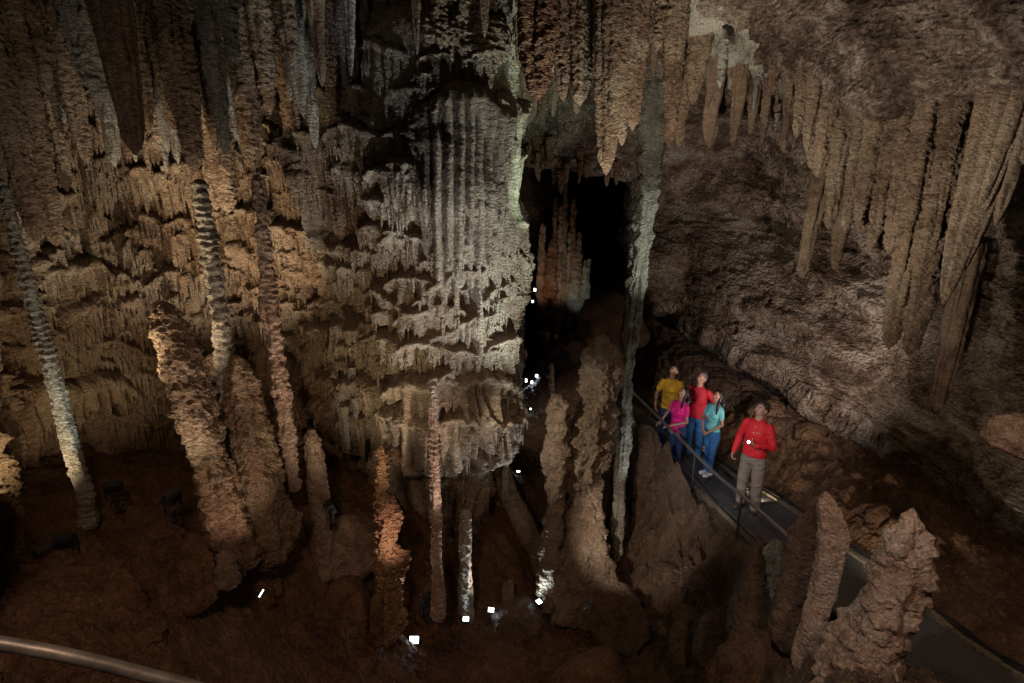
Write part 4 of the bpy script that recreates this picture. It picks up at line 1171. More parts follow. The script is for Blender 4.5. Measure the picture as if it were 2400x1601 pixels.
rod('stalagmite', 'tapering wet brown stalagmite left of the white lumpy one', 'stalagmite',
    [(1745, 1228, 24, 5.8), (1746, 1290, 50, 5.8), (1735, 1370, 80, 5.7), (1720, 1500, 130, 5.6)], M['wet'], seed=74, knob=.03, kf=8)
rod('stalagmite', 'small dark stalagmite with a thin blue white glint in the lower middle', 'stalagmite',
    [(1565, 1428, 20, 6.6), (1562, 1460, 36, 6.6), (1558, 1520, 50, 6.5)], M['wet'], seed=75, knob=.02)
rod('stalagmite', 'small round headed brown stalagmite right of the dark glinting one', 'stalagmite',
    [(1630, 1410, 36, 6.3), (1628, 1450, 50, 6.3), (1622, 1530, 66, 6.2)], M['wet'], seed=76, knob=.02)
rod('boulder', 'big rounded brown boulder at the bottom, left of the coral crusted stalagmite', 'boulder',
    [(1770, 1465, 130, 5.3), (1760, 1530, 200, 5.25), (1750, 1640, 240, 5.1)], M['floor'], seed=77, knob=.04, kf=5)
rod('boulder', 'low dim boulder at the bottom edge under the wet rock shelf', 'boulder',
    [(1365, 1520, 110, 6.2), (1365, 1570, 170, 6.2), (1365, 1640, 190, 6.1)], M['floor'], seed=78, knob=.03, kf=5)
rod('rock_outcrop', 'pale knobbly rock shelf jutting in at the right picture edge', 'rock',
    [(2345, 950, 60, 4.7), (2338, 985, 90, 4.7), (2330, 1025, 100, 4.7), (2345, 1045, 90, 4.7)], M['pink'], seed=79, knob=.03, kf=12)
for i, (a, b, c, d) in enumerate([(2318, 1130, 2356, 1150), (2310, 1150, 2356, 1162), (2330, 1165, 2356, 1180)]):
    rod('rock_spike', ['upper', 'middle', 'lower'][i] + ' small white spiky rock growth at the right picture edge', 'rock spike', [(a, b, 7, 5), ((a + c) / 2, (b + d) / 2, 13, 5), (c, d, 20, 5), (c + 30, d + 14, 26, 5)], M['grey'], seed=80 + i, res=1.5)

# banks of rubble along the embankment and behind the visitors
for i in range(26):
    px, py, t = R2.uniform(1490, 1800), R2.uniform(1120, 1420), 0
    t = float(np.interp(py, [1120, 1420], [9.8, 7.0]))
    p = P(px, py, t)
    z = ground_z(p[0], p[1])
    s_ = R2.uniform(.10, .24)
    if np.hypot(wl[:, 0] - p[0], wl[:, 1] - p[1]).min() < .95 + s_: continue
    rod('rock', 'rough wet brown rock embedded in the embankment below the handrail', 'rock',
        [(p[0], p[1], z + s_ * .7, s_ * .6), (p[0] + R2.uniform(-.05, .05), p[1], z + s_ * .1, s_), (p[0], p[1], z - .2, s_ * 1.1)], M['wet'], group='rocks in the embankment', seed=100 + i, knob=.04, kf=7, world=True, ends=(1, 0))
for i in range(18):
    x, y = R2.uniform(4.9, 6.2), R2.uniform(6.0, 10.5)
    z = ground_z(x, y)
    s_ = R2.uniform(.10, .28)
    rod('rock', 'rough dark brown rock on the bank behind the visitors', 'rock',
        [(x, y, z + s_ * .7, s_ * .6), (x + R2.uniform(-.08, .08), y, z + s_ * .1, s_), (x, y, z - .2, s_ * 1.1)], M['floor'], group='rocks on the bank', seed=140 + i, knob=.05, kf=6, world=True, ends=(1, 0))

# ------------------------------------------------------------------ small hardware helpers
M['black'] = mat('black_housing', (.02, .02, .022), .45)
M['blackmatte'] = mat('black_rubber', (.015, .015, .016), .7)
M['steel'] = mat('brushed_steel', (.6, .6, .62), .32, .9, noise_s=30, noise_a=.1)
M['bronze'] = mat('worn_steel_rail', (.13, .125, .12), .45, .4, noise_s=14, noise_a=.25)
M['lens_on'] = mat('lit_lens', (.8, .9, 1), .3, emit=14, ecol=(.75, .88, 1))
M['lens_soft'] = mat('dim_lit_lens', (.8, .9, 1), .3, emit=5, ecol=(.6, .8, 1))
M['lens_off'] = mat('dark_glass', (.05, .06, .07), .1)


def tube_mesh(P_, rads, na=16, close=True):
    P_ = np.array(P_, float)
    n = len(P_)
    rads = np.broadcast_to(np.asarray(rads, float), (n,))
    T = np.gradient(P_, axis=0)
    T /= np.linalg.norm(T, axis=1)[:, None] + 1e-12
    up = np.array([0, 0, 1.0]) if abs(T[0, 2]) < .9 else np.array([0, 1.0, 0])
    V = []
    a = np.linspace(0, 2 * math.pi, na, endpoint=False)
    for i in range(n):
        u = np.cross(T[i], up)
        u /= np.linalg.norm(u)
        v = np.cross(T[i], u)
        V.append(P_[i] + rads[i] * (np.cos(a)[:, None] * u + np.sin(a)[:, None] * v))
    V = np.vstack(V + [P_[:1], P_[-1:]])
    Q = grid_faces(n, na, wrap=True)
    k = np.arange(na)
    T0 = np.stack([np.full(na, n * na), (k + 1) % na, k], -1)
    T1 = np.stack([np.full(na, n * na + 1), (n - 1) * na + k, (n - 1) * na + (k + 1) % na], -1)
    return V, Q, np.vstack([T0, T1])


def tube(name, P_, r, m, parent=None, na=16, origin=None):
    V, Q, T = tube_mesh(P_, r, na)
    if origin is None: origin = (0, 0, 0) if parent else P_[0]
    return quadtri(name, V, Q, T, m, parent, origin)


def box_mesh(c, h, Rm=None, bev=.12):
    """chamfered box: centre c, half sizes h"""
    hx, hy, hz = h
    b = bev * min(h)
    V = []
    for z, k in ((-hz, b), (-hz + b, 0), (hz - b, 0), (hz, b)):
        x, y = hx - k, hy - k
        V += [(x - b, -y, z), (x, -y + b, z), (x, y - b, z), (x - b, y, z), (-x + b, y, z), (-x, y - b, z), (-x, -y + b, z), (-x + b, -y, z)]
    V = np.array(V)
    Q = grid_faces(4, 8, wrap=True)
    V = np.vstack([V, [(0, 0, -hz)], [(0, 0, hz)]])
    k = np.arange(8)
    T = np.vstack([np.stack([np.full(8, 32), (k + 1) % 8, k], -1), np.stack([np.full(8, 33), 24 + k, 24 + (k + 1) % 8], -1)])
    if Rm is not None: V = V @ np.array(Rm).T
    return V + np.array(c), Q, T


def merge(parts):
    V, Q, T, o = [], [], [], 0
    for v, q, t in parts:
        V.append(v)
        Q.append(np.asarray(q) + o)
        T.append(np.asarray(t) + o)
        o += len(v)
    return np.vstack(V), np.vstack(Q), np.vstack(T)


def obj_parts(name, parts, m, parent=None, origin=(0, 0, 0), smooth=False):
    return quadtri(name, *merge(parts), m, parent, origin, smooth)


def empty(name, loc, rot=(0, 0, 0), label=None, cat=None, group=None):
    o = bpy.data.objects.new(name, None)
    COL.objects.link(o)
    o.location = [float(q) for q in loc]
    o.rotation_euler = rot
    o.empty_display_size = .1
    return tag(o, label, cat, group)


# ------------------------------------------------------------------ floodlights
def rot_x(a):
    return np.array([[1, 0, 0], [0, math.cos(a), -math.sin(a)], [0, math.sin(a), math.cos(a)]])


def floodlight(px, py, t, label, yaw=0, tiltd=60, s=1.0, lit=True, watts=0, tgt=None, col=(.8, .9, 1), cone=70, ground=True):
    """box floodlight on a U bracket and a stub post; lens side is local +Z tilted forward"""
    p = P(px, py, t)
    e = empty('floodlight', p, (0, 0, math.radians(yaw)), label, 'floodlight', 'floodlights on the cave floor')
    a = math.radians(tiltd - 90)
    Rm = rot_x(a)
    w_, h_, d_ = .085 * s, .065 * s, .05 * s
    c = np.array([0, 0, .05 * s])
    parts = [box_mesh(c, (w_, h_, d_ * .6), Rm)]
    for i in range(-3, 4):
        parts.append(box_mesh(c + Rm @ np.array([i * w_ * .26, 0, -d_ * .95]), (w_ * .05, h_ * .85, d_ * .42), Rm))
    obj_parts('housing', parts, M['black'], e)
    fr = c + Rm @ np.array([0, 0, d_ * .6 + .004 * s])
    z4 = .006 * s
    bez = [box_mesh(fr + Rm @ np.array(q), hh, Rm) for q, hh in (((0, h_ * .9, 0), (w_, h_ * .1, z4)), ((0, -h_ * .9, 0), (w_, h_ * .1, z4)), ((w_ * .92, 0, 0), (w_ * .08, h_ * .79, z4)), ((-w_ * .92, 0, 0), (w_ * .08, h_ * .79, z4)))]
    obj_parts('bezel', bez, M['black'], e)
    obj_parts('lens', [box_mesh(fr, (w_ * .83, h_ * .79, .003 * s), Rm)], M['lens_on'] if lit else M['lens_off'], e)
    br = [box_mesh((w_ * 1.12, 0, -.03 * s), (.006 * s, .016 * s, .085 * s)), box_mesh((-w_ * 1.12, 0, -.03 * s), (.006 * s, .016 * s, .085 * s)), box_mesh((0, 0, -.118 * s), (w_ * 1.18, .016 * s, .006 * s))]
    obj_parts('bracket', br, M['black'], e)
    post = [box_mesh((0, 0, -.17 * s), (.014 * s, .014 * s, .05 * s)), box_mesh((0, 0, -.23 * s), (.05 * s, .05 * s, .012 * s))]
    obj_parts('stand', post, M['black'], e)
    if watts:
        l = lamp(tuple(p + np.array([0, 0, .05]) + np.array([[math.cos(math.radians(yaw)), -math.sin(math.radians(yaw)), 0], [math.sin(math.radians(yaw)), math.cos(math.radians(yaw)), 0], [0, 0, 1]]) @ (Rm @ np.array([0, 0, .09 * s]))), tgt, col, watts, cone, .05, 'floodlight_lamp')
    return e


floodlight(262, 1125, 6.6, 'unlit looking dark floodlight seen from behind below the left wall, tilted left', 20, 40, lit=False)
floodlight(395, 1150, 6.2, 'dark slim floodlight left of the thickest pinkish stalagmite, seen side on', 70, 20, lit=False)
floodlight(152, 1250, 5.6, 'upright dark floodlight with a glinting top edge, right one of the pair at left', 10, 30, lit=False)
floodlight(105, 1272, 5.6, 'dark floodlight tipped to the left, left one of a close pair on the left', 60, 45, lit=False)
floodlight(760, 1172, 7.2, 'dark blue grey floodlight beside the dim reddish stalagmite', -60, 20, lit=False)
floodlight(975, 1382, 7.4, 'dark floodlight at the foot of the slenderest orange banded stalagmite', 60, 30, lit=False)
floodlight(952, 1474, 7.3, 'lit floodlight nearest the bottom edge, showing a flat white lens', 180, 35, s=.8, watts=70, tgt=(893, 1230, 6.9), col=(1, .80, .66), cone=60)
floodlight(1070, 1426, 7.8, 'lit floodlight with a square white lens, middle one of the three in a row', 180, 60, s=.55, watts=30, tgt=(1068, 1200, 7.9), col=(.8, .95, 1), cone=40)
floodlight(1128, 1404, 8.0, 'lit floodlight with a small upright white lens, right one of the three in a row', 170, 45, s=.55, watts=110, tgt=(1000, 1080, 7.2), col=(1, .82, .70), cone=60)
floodlight(1238, 1388, 8.1, 'lit floodlight lying slanted at the foot of the massive twin stalagmites', 120, 80, s=.6, watts=34, tgt=(1262, 1150, 8.25), col=(.75, .92, 1), cone=80)
# slit of light
p = P(600, 1362, 5.6)
e = empty('strip_light', p, (0, math.radians(32), 0), 'thin slanting strip light on the dark floor at lower left', 'strip light')
obj_parts('housing', [box_mesh((0, .012, 0), (.010, .010, .052))], M['black'], e)
obj_parts('lens', [box_mesh((0, -.002, 0), (.006, .004, .046))], M['lens_on'], e)

SM = [(1190, 1081, 10.5, 9, 4, 'tiny white lamp glowing alone below the thin wet stalagmite'), (1232, 862, 16, 7, 7, 'brightest small square blue white lamp of the far row, right end'),
      (1221, 877, 16, 6, 7, 'small blue white lamp low in the far row, just left of the brightest one'), (1208, 873, 16, 5, 9, 'small blue white lamp in the middle of the far row'),
      (1176, 878, 15, 5, 6, 'small blue white lamp left of the thin wet stalagmite'), (1155, 863, 14, 6, 5, 'small slanted lamp peeking out at the edge of the giant column'),
      (1223, 692, 18, 5, 6, 'small white lamp higher up in the far chamber, left of the stalagmite group'), (1228, 665, 18.5, 6, 8, 'small lamp with an amber tint high at the left foot of the far stalagmites'),
      (1241, 1022, 12.5, 6, 5, 'small blue lamp between the thin wet stalagmite and the twin stalagmites'), (1218, 938, 14, 4, 4, 'faint tiny blue lamp below the far row, right one'), (1206, 934, 14, 4, 3, 'faint tiny blue lamp below the far row, left one')]
for (px, py, t, w_, h_, lab) in SM:
    e = empty('cave_or_fill_lamp', P(px, py, t), (0, 0, 0), lab, 'lamp', 'small lamps in the far chamber')
    m_ = t / F / 2
    obj_parts('lens', [box_mesh((0, -.02, 0), (w_ * m_ * .8, .01, h_ * m_ * .8))], M['lens_on'], e)
    obj_parts('housing', [box_mesh((0, .04, 0), (w_ * m_ * 1.1, .05, h_ * m_ * 1.1))], M['black'], e)

# ------------------------------------------------------------------ handrail, cables
RL = [P(1405, 852, 12.8), P(1465, 912, 11.0), P(1553, 999, 9.6), P(1640, 1085, 8.3), P(1735, 1165, 7.25), P(1830, 1250, 6.45), P(1890, 1310, 6.0)]
rl = catmull(np.array(RL), 12)
e = empty('handrail', (rl[60][0], rl[60][1], rl[60][2] - 1.0), (0, 0, 0), 'polished steel handrail running down the pit side of the walkway in front of the visitors', 'handrail')
tube('top_rail', rl - np.array(e.location), .023, M['steel'], e)
tube('lower_rail', rl - np.array(e.location) - np.array([0, 0, .0]) + np.array([.0, 0, -.42]), .011, M['blackmatte'], e)
for i in (2, 16, 30, 44, 58, 70):
    q = rl[i]
    tube('post', [np.array([q[0], q[1], zz]) - np.array(e.location) for zz in np.linspace(q[2] - .01, ground_z(q[0], q[1]) - .3, 5)], .016, M['blackmatte'], e)

RF = [P(-260, 1440, 1.9), P(-60, 1468, 1.95), P(100, 1494, 2.0), P(220, 1520, 2.05), P(330, 1548, 2.1), P(450, 1580, 2.15), P(620, 1640, 2.2)]
rf = catmull(np.array(RF), 10)
e = empty('handrail', (rf[30][0], rf[30][1], rf[30][2] - 1.0), (0, 0, 0), 'round worn metal handrail crossing the bottom left corner in the foreground', 'handrail')
tube('top_rail', rf - np.array(e.location), .024, M['bronze'], e, na=24)
for i in (4, 50):
    q = rf[i]
    tube('post', [q - np.array([0, 0, k]) - np.array(e.location) for k in (.02, .4, .8, 1.6)], .018, M['bronze'], e)

for k, off in enumerate((.56, .60, .66)):
    c = wl[20:150]
    t_ = np.gradient(c[:, :2], axis=0)
    t_ /= np.linalg.norm(t_, axis=1)[:, None]
    n_ = np.stack([t_[:, 1], -t_[:, 0]], -1)
    q = np.arange(len(c))
    cc = np.c_[c[:, :2] + n_ * (HW + .05 + off * .12 + .015 * np.sin(q * .5 + k * 2)[:, None] - .03 * k), c[:, 2] + .052]
    o = tube('cable', cc, .012, M['blackmatte'])
    tag(o, ['black cable lying along the kerb behind the visitors, wall side of three', 'black cable lying along the kerb behind the visitors, middle of three', 'black cable lying along the kerb behind the visitors, walkway side of three'][k], 'cable')
a, b = P(1828, 1213, 8.0), P(1925, 1200, 8.2)
w_ = [a + (b - a) * k + np.array([0, 0, .03 * math.sin(k * 14)]) for k in np.linspace(0, 1, 24)]
for q in w_: q[2] = max(q[2], ground_z(q[0], q[1]) + .01)
tag(tube('cable', w_, .008, M['blackmatte']), 'short thin cable branching up the bank behind the guide', 'cable')
M['lens_warm'] = mat('warm_lit_lens', (1, .9, .7), .3, emit=9, ecol=(1, .85, .62))
p_ = P(1738, 1100, 8.95)
p_[2] = ground_z(p_[0], p_[1]) + .08
lamp(tuple(P(1745, 1150, 8.75)), (1775, 1080, 9.6), (1, .80, .52), 16, 120, .03, 'floodlight_lamp')
e = empty('floodlight', P(1712, 1128, 9.3), (0, 0, 0), 'small warm light glowing on the walkway edge behind the legs of the guide', 'floodlight')
obj_parts('housing', [box_mesh((0, .02, 0), (.05, .03, .07))], M['black'], e)
obj_parts('lens', [box_mesh((0, -.014, 0), (.018, .003, .06))], M['lens_warm'], e)

# ------------------------------------------------------------------ people
def sph(c, r, Rm=None, n=14):
    """ellipsoid, r = (rx, ry, rz)"""
    r = np.broadcast_to(np.asarray(r, float), (3,))
    ph = np.linspace(0, math.pi, n)
    ths = np.linspace(0, 2 * math.pi, 18, endpoint=False)
    PHI, THE = np.meshgrid(ph[1:-1], ths, indexing='ij')
    V = np.stack([np.sin(PHI) * np.cos(THE), np.sin(PHI) * np.sin(THE), np.cos(PHI)], -1).reshape(-1, 3)
    V = np.vstack([V, [0, 0, 1], [0, 0, -1]]) * r
    m_ = n - 2
    Q = grid_faces(m_, 18, wrap=True)
    k = np.arange(18)
    T = np.vstack([np.stack([np.full(18, m_ * 18), k, (k + 1) % 18], -1), np.stack([np.full(18, m_ * 18 + 1), (m_ - 1) * 18 + (k + 1) % 18, (m_ - 1) * 18 + k], -1)])
    if Rm is not None: V = V @ np.asarray(Rm).T
    return V + np.asarray(c, float), Q, T


def cap(a, b, ra, rb):
    a, b = np.asarray(a, float), np.asarray(b, float)
    d = b - a
    L_ = np.linalg.norm(d)
    d = d / L_
    ts, rs = [], []
    for q in (0.02, .3, .7, 1): ts.append(-ra * math.sqrt(max(0, 1 - q * q))); rs.append(ra * q)
    for q in (.33, .66, 1): ts.append(L_ * q); rs.append(ra + (rb - ra) * q)
    for q in (.7, .3, .02): ts.append(L_ + rb * math.sqrt(1 - q * q)); rs.append(rb * q)
    ts, rs = np.array(ts), np.array(rs)
    up = np.array([0, 0, 1.]) if abs(d[2]) < .9 else np.array([0, 1., 0])
    u = np.cross(d, up); u /= np.linalg.norm(u)
    v = np.cross(d, u)
    an = np.linspace(0, 2 * math.pi, 14, endpoint=False)
    V = (a + ts[:, None] * d)[:, None, :] + rs[:, None, None] * (np.cos(an)[None, :, None] * u + np.sin(an)[None, :, None] * v)
    n = len(ts)
    V = np.vstack([V.reshape(-1, 3), a + d * (ts[0] - .0005), a + d * (ts[-1] + .0005)])
    k = np.arange(14)
    T = np.vstack([np.stack([np.full(14, n * 14), k, (k + 1) % 14], -1), np.stack([np.full(14, n * 14 + 1), (n - 1) * 14 + (k + 1) % 14, (n - 1) * 14 + k], -1)])
    return V, grid_faces(n, 14, wrap=True), T


def chain(ps, rs):
    return [cap(ps[i], ps[i + 1], rs[i], rs[i + 1]) for i in range(len(ps) - 1)]


def loft(rings, n=20):
    """rings: (centre, rx, ry) stacked bottom to top, closed"""
    an = np.linspace(0, 2 * math.pi, n, endpoint=False)
    V = [np.asarray(c, float) + np.stack([rx * np.cos(an), ry * np.sin(an), 0 * an], -1) for c, rx, ry in rings]
    m_ = len(V)
    V = np.vstack(V + [np.asarray([rings[0][0]], float), np.asarray([rings[-1][0]], float)])
    k = np.arange(n)
    T = np.vstack([np.stack([np.full(n, m_ * n), (k + 1) % n, k], -1), np.stack([np.full(n, m_ * n + 1), (m_ - 1) * n + k, (m_ - 1) * n + (k + 1) % n], -1)])
    return V, grid_faces(m_, n, wrap=True), T


def fused(name, parts, m, parent=None, vox=.008, smooth=3, crease=0., seed=0):
    """one continuous skin grown over overlapping volumes"""
    o = obj_parts(name, parts, m, parent, smooth=True)
    r = o.modifiers.new('remesh', 'REMESH')
    r.mode = 'VOXEL'
    r.voxel_size = vox
    r.use_smooth_shade = True
    sm = o.modifiers.new('smooth', 'SMOOTH')
    sm.iterations = smooth
    sm.factor = .6
    bpy.context.view_layer.update()
    dg = bpy.context.evaluated_depsgraph_get()
    me = bpy.data.meshes.new_from_object(o.evaluated_get(dg))
    o.modifiers.clear()
    old = o.data
    o.data = me
    bpy.data.meshes.remove(old)
    if crease:
        co = np.empty(len(me.vertices) * 3, np.float32)
        me.vertices.foreach_get('co', co)
        co = co.reshape(-1, 3)
        no = np.empty(len(me.vertices) * 3, np.float32)
        me.vertex_normals.foreach_get('vector', no)
        no = no.reshape(-1, 3)
        f = ridge(co[:, 0] * 7 + seed, co[:, 1] * 7, co[:, 2] * 13 + 3 * co[:, 0], 2)
        co += no * (crease * f)[:, None]
        me.vertices.foreach_set('co', co.ravel())
        me.update()
    if not me.materials: me.materials.append(m)
    return o


def hand(wr, d, n, th_side, curl=.5, s=1.0):
    """palm and five bent fingers; d = direction of the hand, n = palm normal, th_side = direction of the thumb"""
    wr, d, n = (np.asarray(v, float) for v in (wr, d, n))
    d = d / np.linalg.norm(d)
    n = n - d * (n @ d); n /= np.linalg.norm(n)
    x = np.cross(d, n) * th_side
    ps = []
    for k in (-.024, -.008, .008, .024):
        ps.append(cap(wr + x * k * .6 * s, wr + d * .085 * s + x * k * s, .014 * s, .0125 * s))
    ln = {.027: .066, .009: .076, -.009: .071, -.027: .056}
    for k, L_ in ln.items():
        b = wr + d * .088 * s + x * k * s
        a1 = curl * .9
        d1 = d * math.cos(a1) + n * math.sin(a1)
        a2 = curl * 2.0
        d2 = d * math.cos(a2) + n * math.sin(a2)
        a3 = curl * 2.9
        d3 = d * math.cos(a3) + n * math.sin(a3)
        q1 = b + d1 * L_ * .48 * s
        q2 = q1 + d2 * L_ * .34 * s
        q3 = q2 + d3 * L_ * .24 * s
        ps += chain([b, q1, q2, q3], [.0095 * s, .009 * s, .0085 * s, .0075 * s])
    b = wr + d * .025 * s + x * .026 * s
    t1 = b + (d * .55 + x * .75 + n * .25) * .038 * s
    t2 = t1 + (d * .8 + x * .15 + n * .5 * (curl + .4)) * .032 * s
    t3 = t2 + (d * .8 - x * .2 + n * .6 * (curl + .4)) * .022 * s
    ps += chain([b, t1, t2, t3], [.013 * s, .011 * s, .010 * s, .008 * s])
    return ps


def Rz(a): return np.array([[math.cos(a), -math.sin(a), 0], [math.sin(a), math.cos(a), 0], [0, 0, 1]])


M['skin'] = mat('skin_warm', (.46, .25, .17), .5, noise_s=30, noise_a=.06)
M['skin2'] = mat('skin_tan', (.36, .19, .12), .5, noise_s=30, noise_a=.06)
M['hair'] = mat('black_hair', (.012, .010, .010), .38)
M['hairbrown'] = mat('short_brown_hair', (.05, .03, .02), .5)
M['hairgrey'] = mat('greying_hair', (.12, .10, .09), .55)
M['eye'] = mat('eye_white', (.6, .58, .55), .3)
M['iris'] = mat('dark_iris', (.02, .012, .01), .2)
M['lips'] = mat('lips', (.36, .10, .09), .45)
M['red'] = mat('red_cotton', (.62, .012, .018), .75, noise_s=60, noise_a=.08)
M['crimson'] = mat('crimson_cotton', (.48, .012, .03), .75, noise_s=60, noise_a=.08)
M['yellow'] = mat('yellow_cotton', (.75, .42, .03), .8, noise_s=60, noise_a=.06)
M['magenta'] = mat('magenta_cotton', (.78, .015, .22), .75, noise_s=60, noise_a=.06)
M['teal'] = mat('pale_teal_cotton', (.16, .50, .52), .8, noise_s=60, noise_a=.06)
M['khaki'] = mat('khaki_twill', (.21, .17, .13), .8, noise_s=60, noise_a=.1)
M['denim'] = mat('bright_blue_denim', (.03, .14, .36), .8, noise_s=50, noise_a=.2)
M['darkdenim'] = mat('dark_denim', (.02, .05, .13), .8, noise_s=50, noise_a=.2)
M['white'] = mat('white_canvas', (.7, .7, .72), .6)
M['brownshoe'] = mat('brown_leather', (.07, .045, .03), .5)
M['gold'] = mat('gold_thread', (.75, .5, .3), .6)


def person(foot, yaw, H, label, shirt, pants, shoes, skin, hair, fem=False, sleeve='short', hairlen=0., girth=1.0,
           arms=None, look=(0, 30), stance=((.10, 0), (-.10, 0)), tuck=False, hem=None, drop=(0, 0), extras=()):
    """local frame: +Y is the way the chest faces, +X the person's right; arms = {side: (elbow, wrist, hand dir, palm normal, curl)}"""
    k = H / 1.75
    G = girth
    sw = (.155 if fem else .178) * (.5 + .5 * G)
    shz, nz_, hc = 1.425, 1.50, 1.63
    M_h = Rz(math.radians(look[0])) @ rot_x(math.radians(look[1]))
    npv = np.array([0, 0, 1.50])

    def hd(v):
        return npv + M_h @ (np.array(v) - np.array([0, 0, 1.50])) + np.array([0, 0, 0])
    body = []
    body += chain([(0, -.01, 1.36), (0, -.005, 1.47), hd((0, .005, 1.55))], [.075, .058 if not fem else .05, .056 if not fem else .048])
    hr = M_h
    body.append(sph(hd((0, .0, 1.645)), (.076, .096, .108), hr))
    body.append(sph(hd((0, .032, 1.595)), (.058, .062, .068), hr))
    body.append(sph(hd((0, .068, 1.562)), (.026, .022, .02), hr))
    body += [cap(hd((0, .090, 1.645)), hd((0, .112, 1.612)), .009, .014)]
    body += [cap(hd((-.03, .084, 1.668)), hd((.03, .084, 1.668)), .012, .012)]
    body += [cap(hd((-.018, .084, 1.580)), hd((.018, .084, 1.580)), .010, .010)]
    for sx in (-1, 1):
        body.append(sph(hd((sx * .04, .070, 1.615)), (.022, .02, .02), hr))
        body.append(sph(hd((sx * .078, -.005, 1.628)), (.010, .020, .032), hr))
    # trunk core under the clothes
    body.append(loft([((0, 0, .90), .10 * G, .07), ((0, 0, 1.1), .10 * G, .08 * G), ((0, -.005, 1.3), .13, .09), ((0, -.01, 1.40), .12, .07)]))
    hands = []
    for sx, (el, wr_, hdv, pn, curl) in arms.items():
        sh = (sx * (sw - .012), -.01, shz - .05)
        body += chain([sh, el, wr_], [.040 if not fem else .034, .036 if not fem else .030, .025 if not fem else .021])
        body += hand(wr_, hdv, pn, sx, curl, .95 if not fem else .85)
    for (fx, fy), sx, dp in zip(stance, (1, -1), drop):
        body += chain([(sx * .085, 0, .88), (sx * .05 + fx * .6, .02 + fy * .6, .48), (fx, fy, .10 - dp)], [.07, .048, .034])
    body = [(v * k, q, t) for v, q, t in body]
    e = fused('person', body, M[skin], None, .0065, 2)
    e.location = foot
    e.rotation_euler = (0, 0, yaw)
    tag(e, label, 'person')
    # shirt
    hm = hem if hem is not None else (.93 if tuck else .86)
    wst = (.125 if fem else .155) * G
    sp = [loft([((0, .01, hm), (.165 if fem else .168) * G, .115 * G), ((0, .015, hm + .10), wst * 1.06, .108 * G), ((0, .012, 1.14), wst, .102 * G), ((0, .015, 1.27), .158 * (.4 + .6 * G), .118 * (.3 + .7 * G)),
                ((0, -.0, 1.38), .165, .098), ((0, -.008, 1.445), .125, .075), ((0, -.01, 1.475), .07, .062)])]
    if fem:
        for sx in (-1, 1): sp.append(sph((sx * .07, .085 * G, 1.27), (.068, .055, .062)))
    for sx, (el, wr_, *_r) in arms.items():
        sh, el, wr_ = np.array((sx * (sw - .012), -.01, shz - .035)), np.array(el), np.array(wr_)
        if sleeve == 'long':
            sp += chain([sh, el, el + (wr_ - el) * .93], [.060, .054, .040])
        else:
            sp += chain([sh, sh + (el - sh) * (.62 if not fem else .5)], [.056 if not fem else .047, .058 if not fem else .046])
    fused('shirt', [(v * k, q, t) for v, q, t in sp], M[shirt], e, .009, 3, .006, seed=H * 10)
    # trousers
    tp_ = [loft([((0, 0, .80), .155 * G, .105 * G), ((0, 0, .90), .162 * G, .112 * G), ((0, .005, .985), .145 * G, .105 * G)])]
    loose = 1.0 if pants != 'khaki' else 1.18
    for (fx, fy), sx, dp in zip(stance, (1, -1), drop):
        kn = (sx * .04 + fx * .6, .025 + fy * .55, .49)
        tp_ += chain([(sx * .080 * G, 0, .84), kn, (fx, fy, .11 - dp)], [.098 * G, .066 * loose, .056 * loose])
    pn_ = fused('trousers', [(v * k, q, t) for v, q, t in tp_], M[pants], e, .009, 2, .007, seed=H * 7)
    if tuck:
        quadtri('belt', *loft([((0, .005 * k, .945 * k), .150 * G * k, .112 * G * k), ((0, .005 * k, .98 * k), .148 * G * k, .111 * G * k)], 28), M['black'], e)
    # shoes
    for (fx, fy), sx, dp in zip(stance, (1, -1), drop):
        z = -dp
        q = [sph((fx, fy - .03, .045 + z), (.042, .055, .045)), sph((fx + sx * .01, fy + .10, .035 + z), (.047, .09, .034)), cap((fx, fy, .04 + z), (fx, fy - .005, .10 + z), .045, .042)]
        so = fused('shoe', [(v * k, a_, b_) for v, a_, b_ in q], M[shoes], e, .008, 2)
        obj_parts('sole', [sph((fx * k + sx * .005, (fy + .045) * k, (.010 + z) * k), (.05 * k, .135 * k, .012 * k))], M['white' if shoes == 'white' else 'black'], so, smooth=True)
    # face
    for sx in (-1, 1):
        c = hd((sx * .030, .083, 1.640)) * k
        ey = obj_parts('eye', [sph(c, (.015 * k, .012 * k, .008 * k), hr)], M['eye'], e, smooth=True)
        obj_parts('iris', [sph(hd((sx * .030, .0925, 1.642)) * k, (.0065 * k, .004 * k, .0062 * k), hr)], M['iris'], ey, smooth=True)
        obj_parts('eyebrow', [cap(hd((sx * .016, .0955, 1.672)) * k, hd((sx * .046, .084, 1.672)) * k, .0045 * k, .003 * k)], M['hair' if hair != 'hairgrey' else 'hairbrown'], e, smooth=True)
    obj_parts('mouth', [cap(hd((-.020, .090, 1.580)) * k, hd((.020, .090, 1.580)) * k, .0055 * k, .0055 * k)], M['lips'], e, smooth=True)
    # hair
    hp = [sph(hd((0, -.022, 1.672)), (.086, .096, .096), hr), sph(hd((0, -.035, 1.63)), (.082, .082, .085), hr)]
    if not fem: hp = [sph(hd((0, -.020, 1.680)), (.083, .092, .088), hr), sph(hd((0, -.040, 1.64)), (.078, .070, .075), hr), sph(hd((0, .045, 1.725)), (.055, .03, .028), hr)]
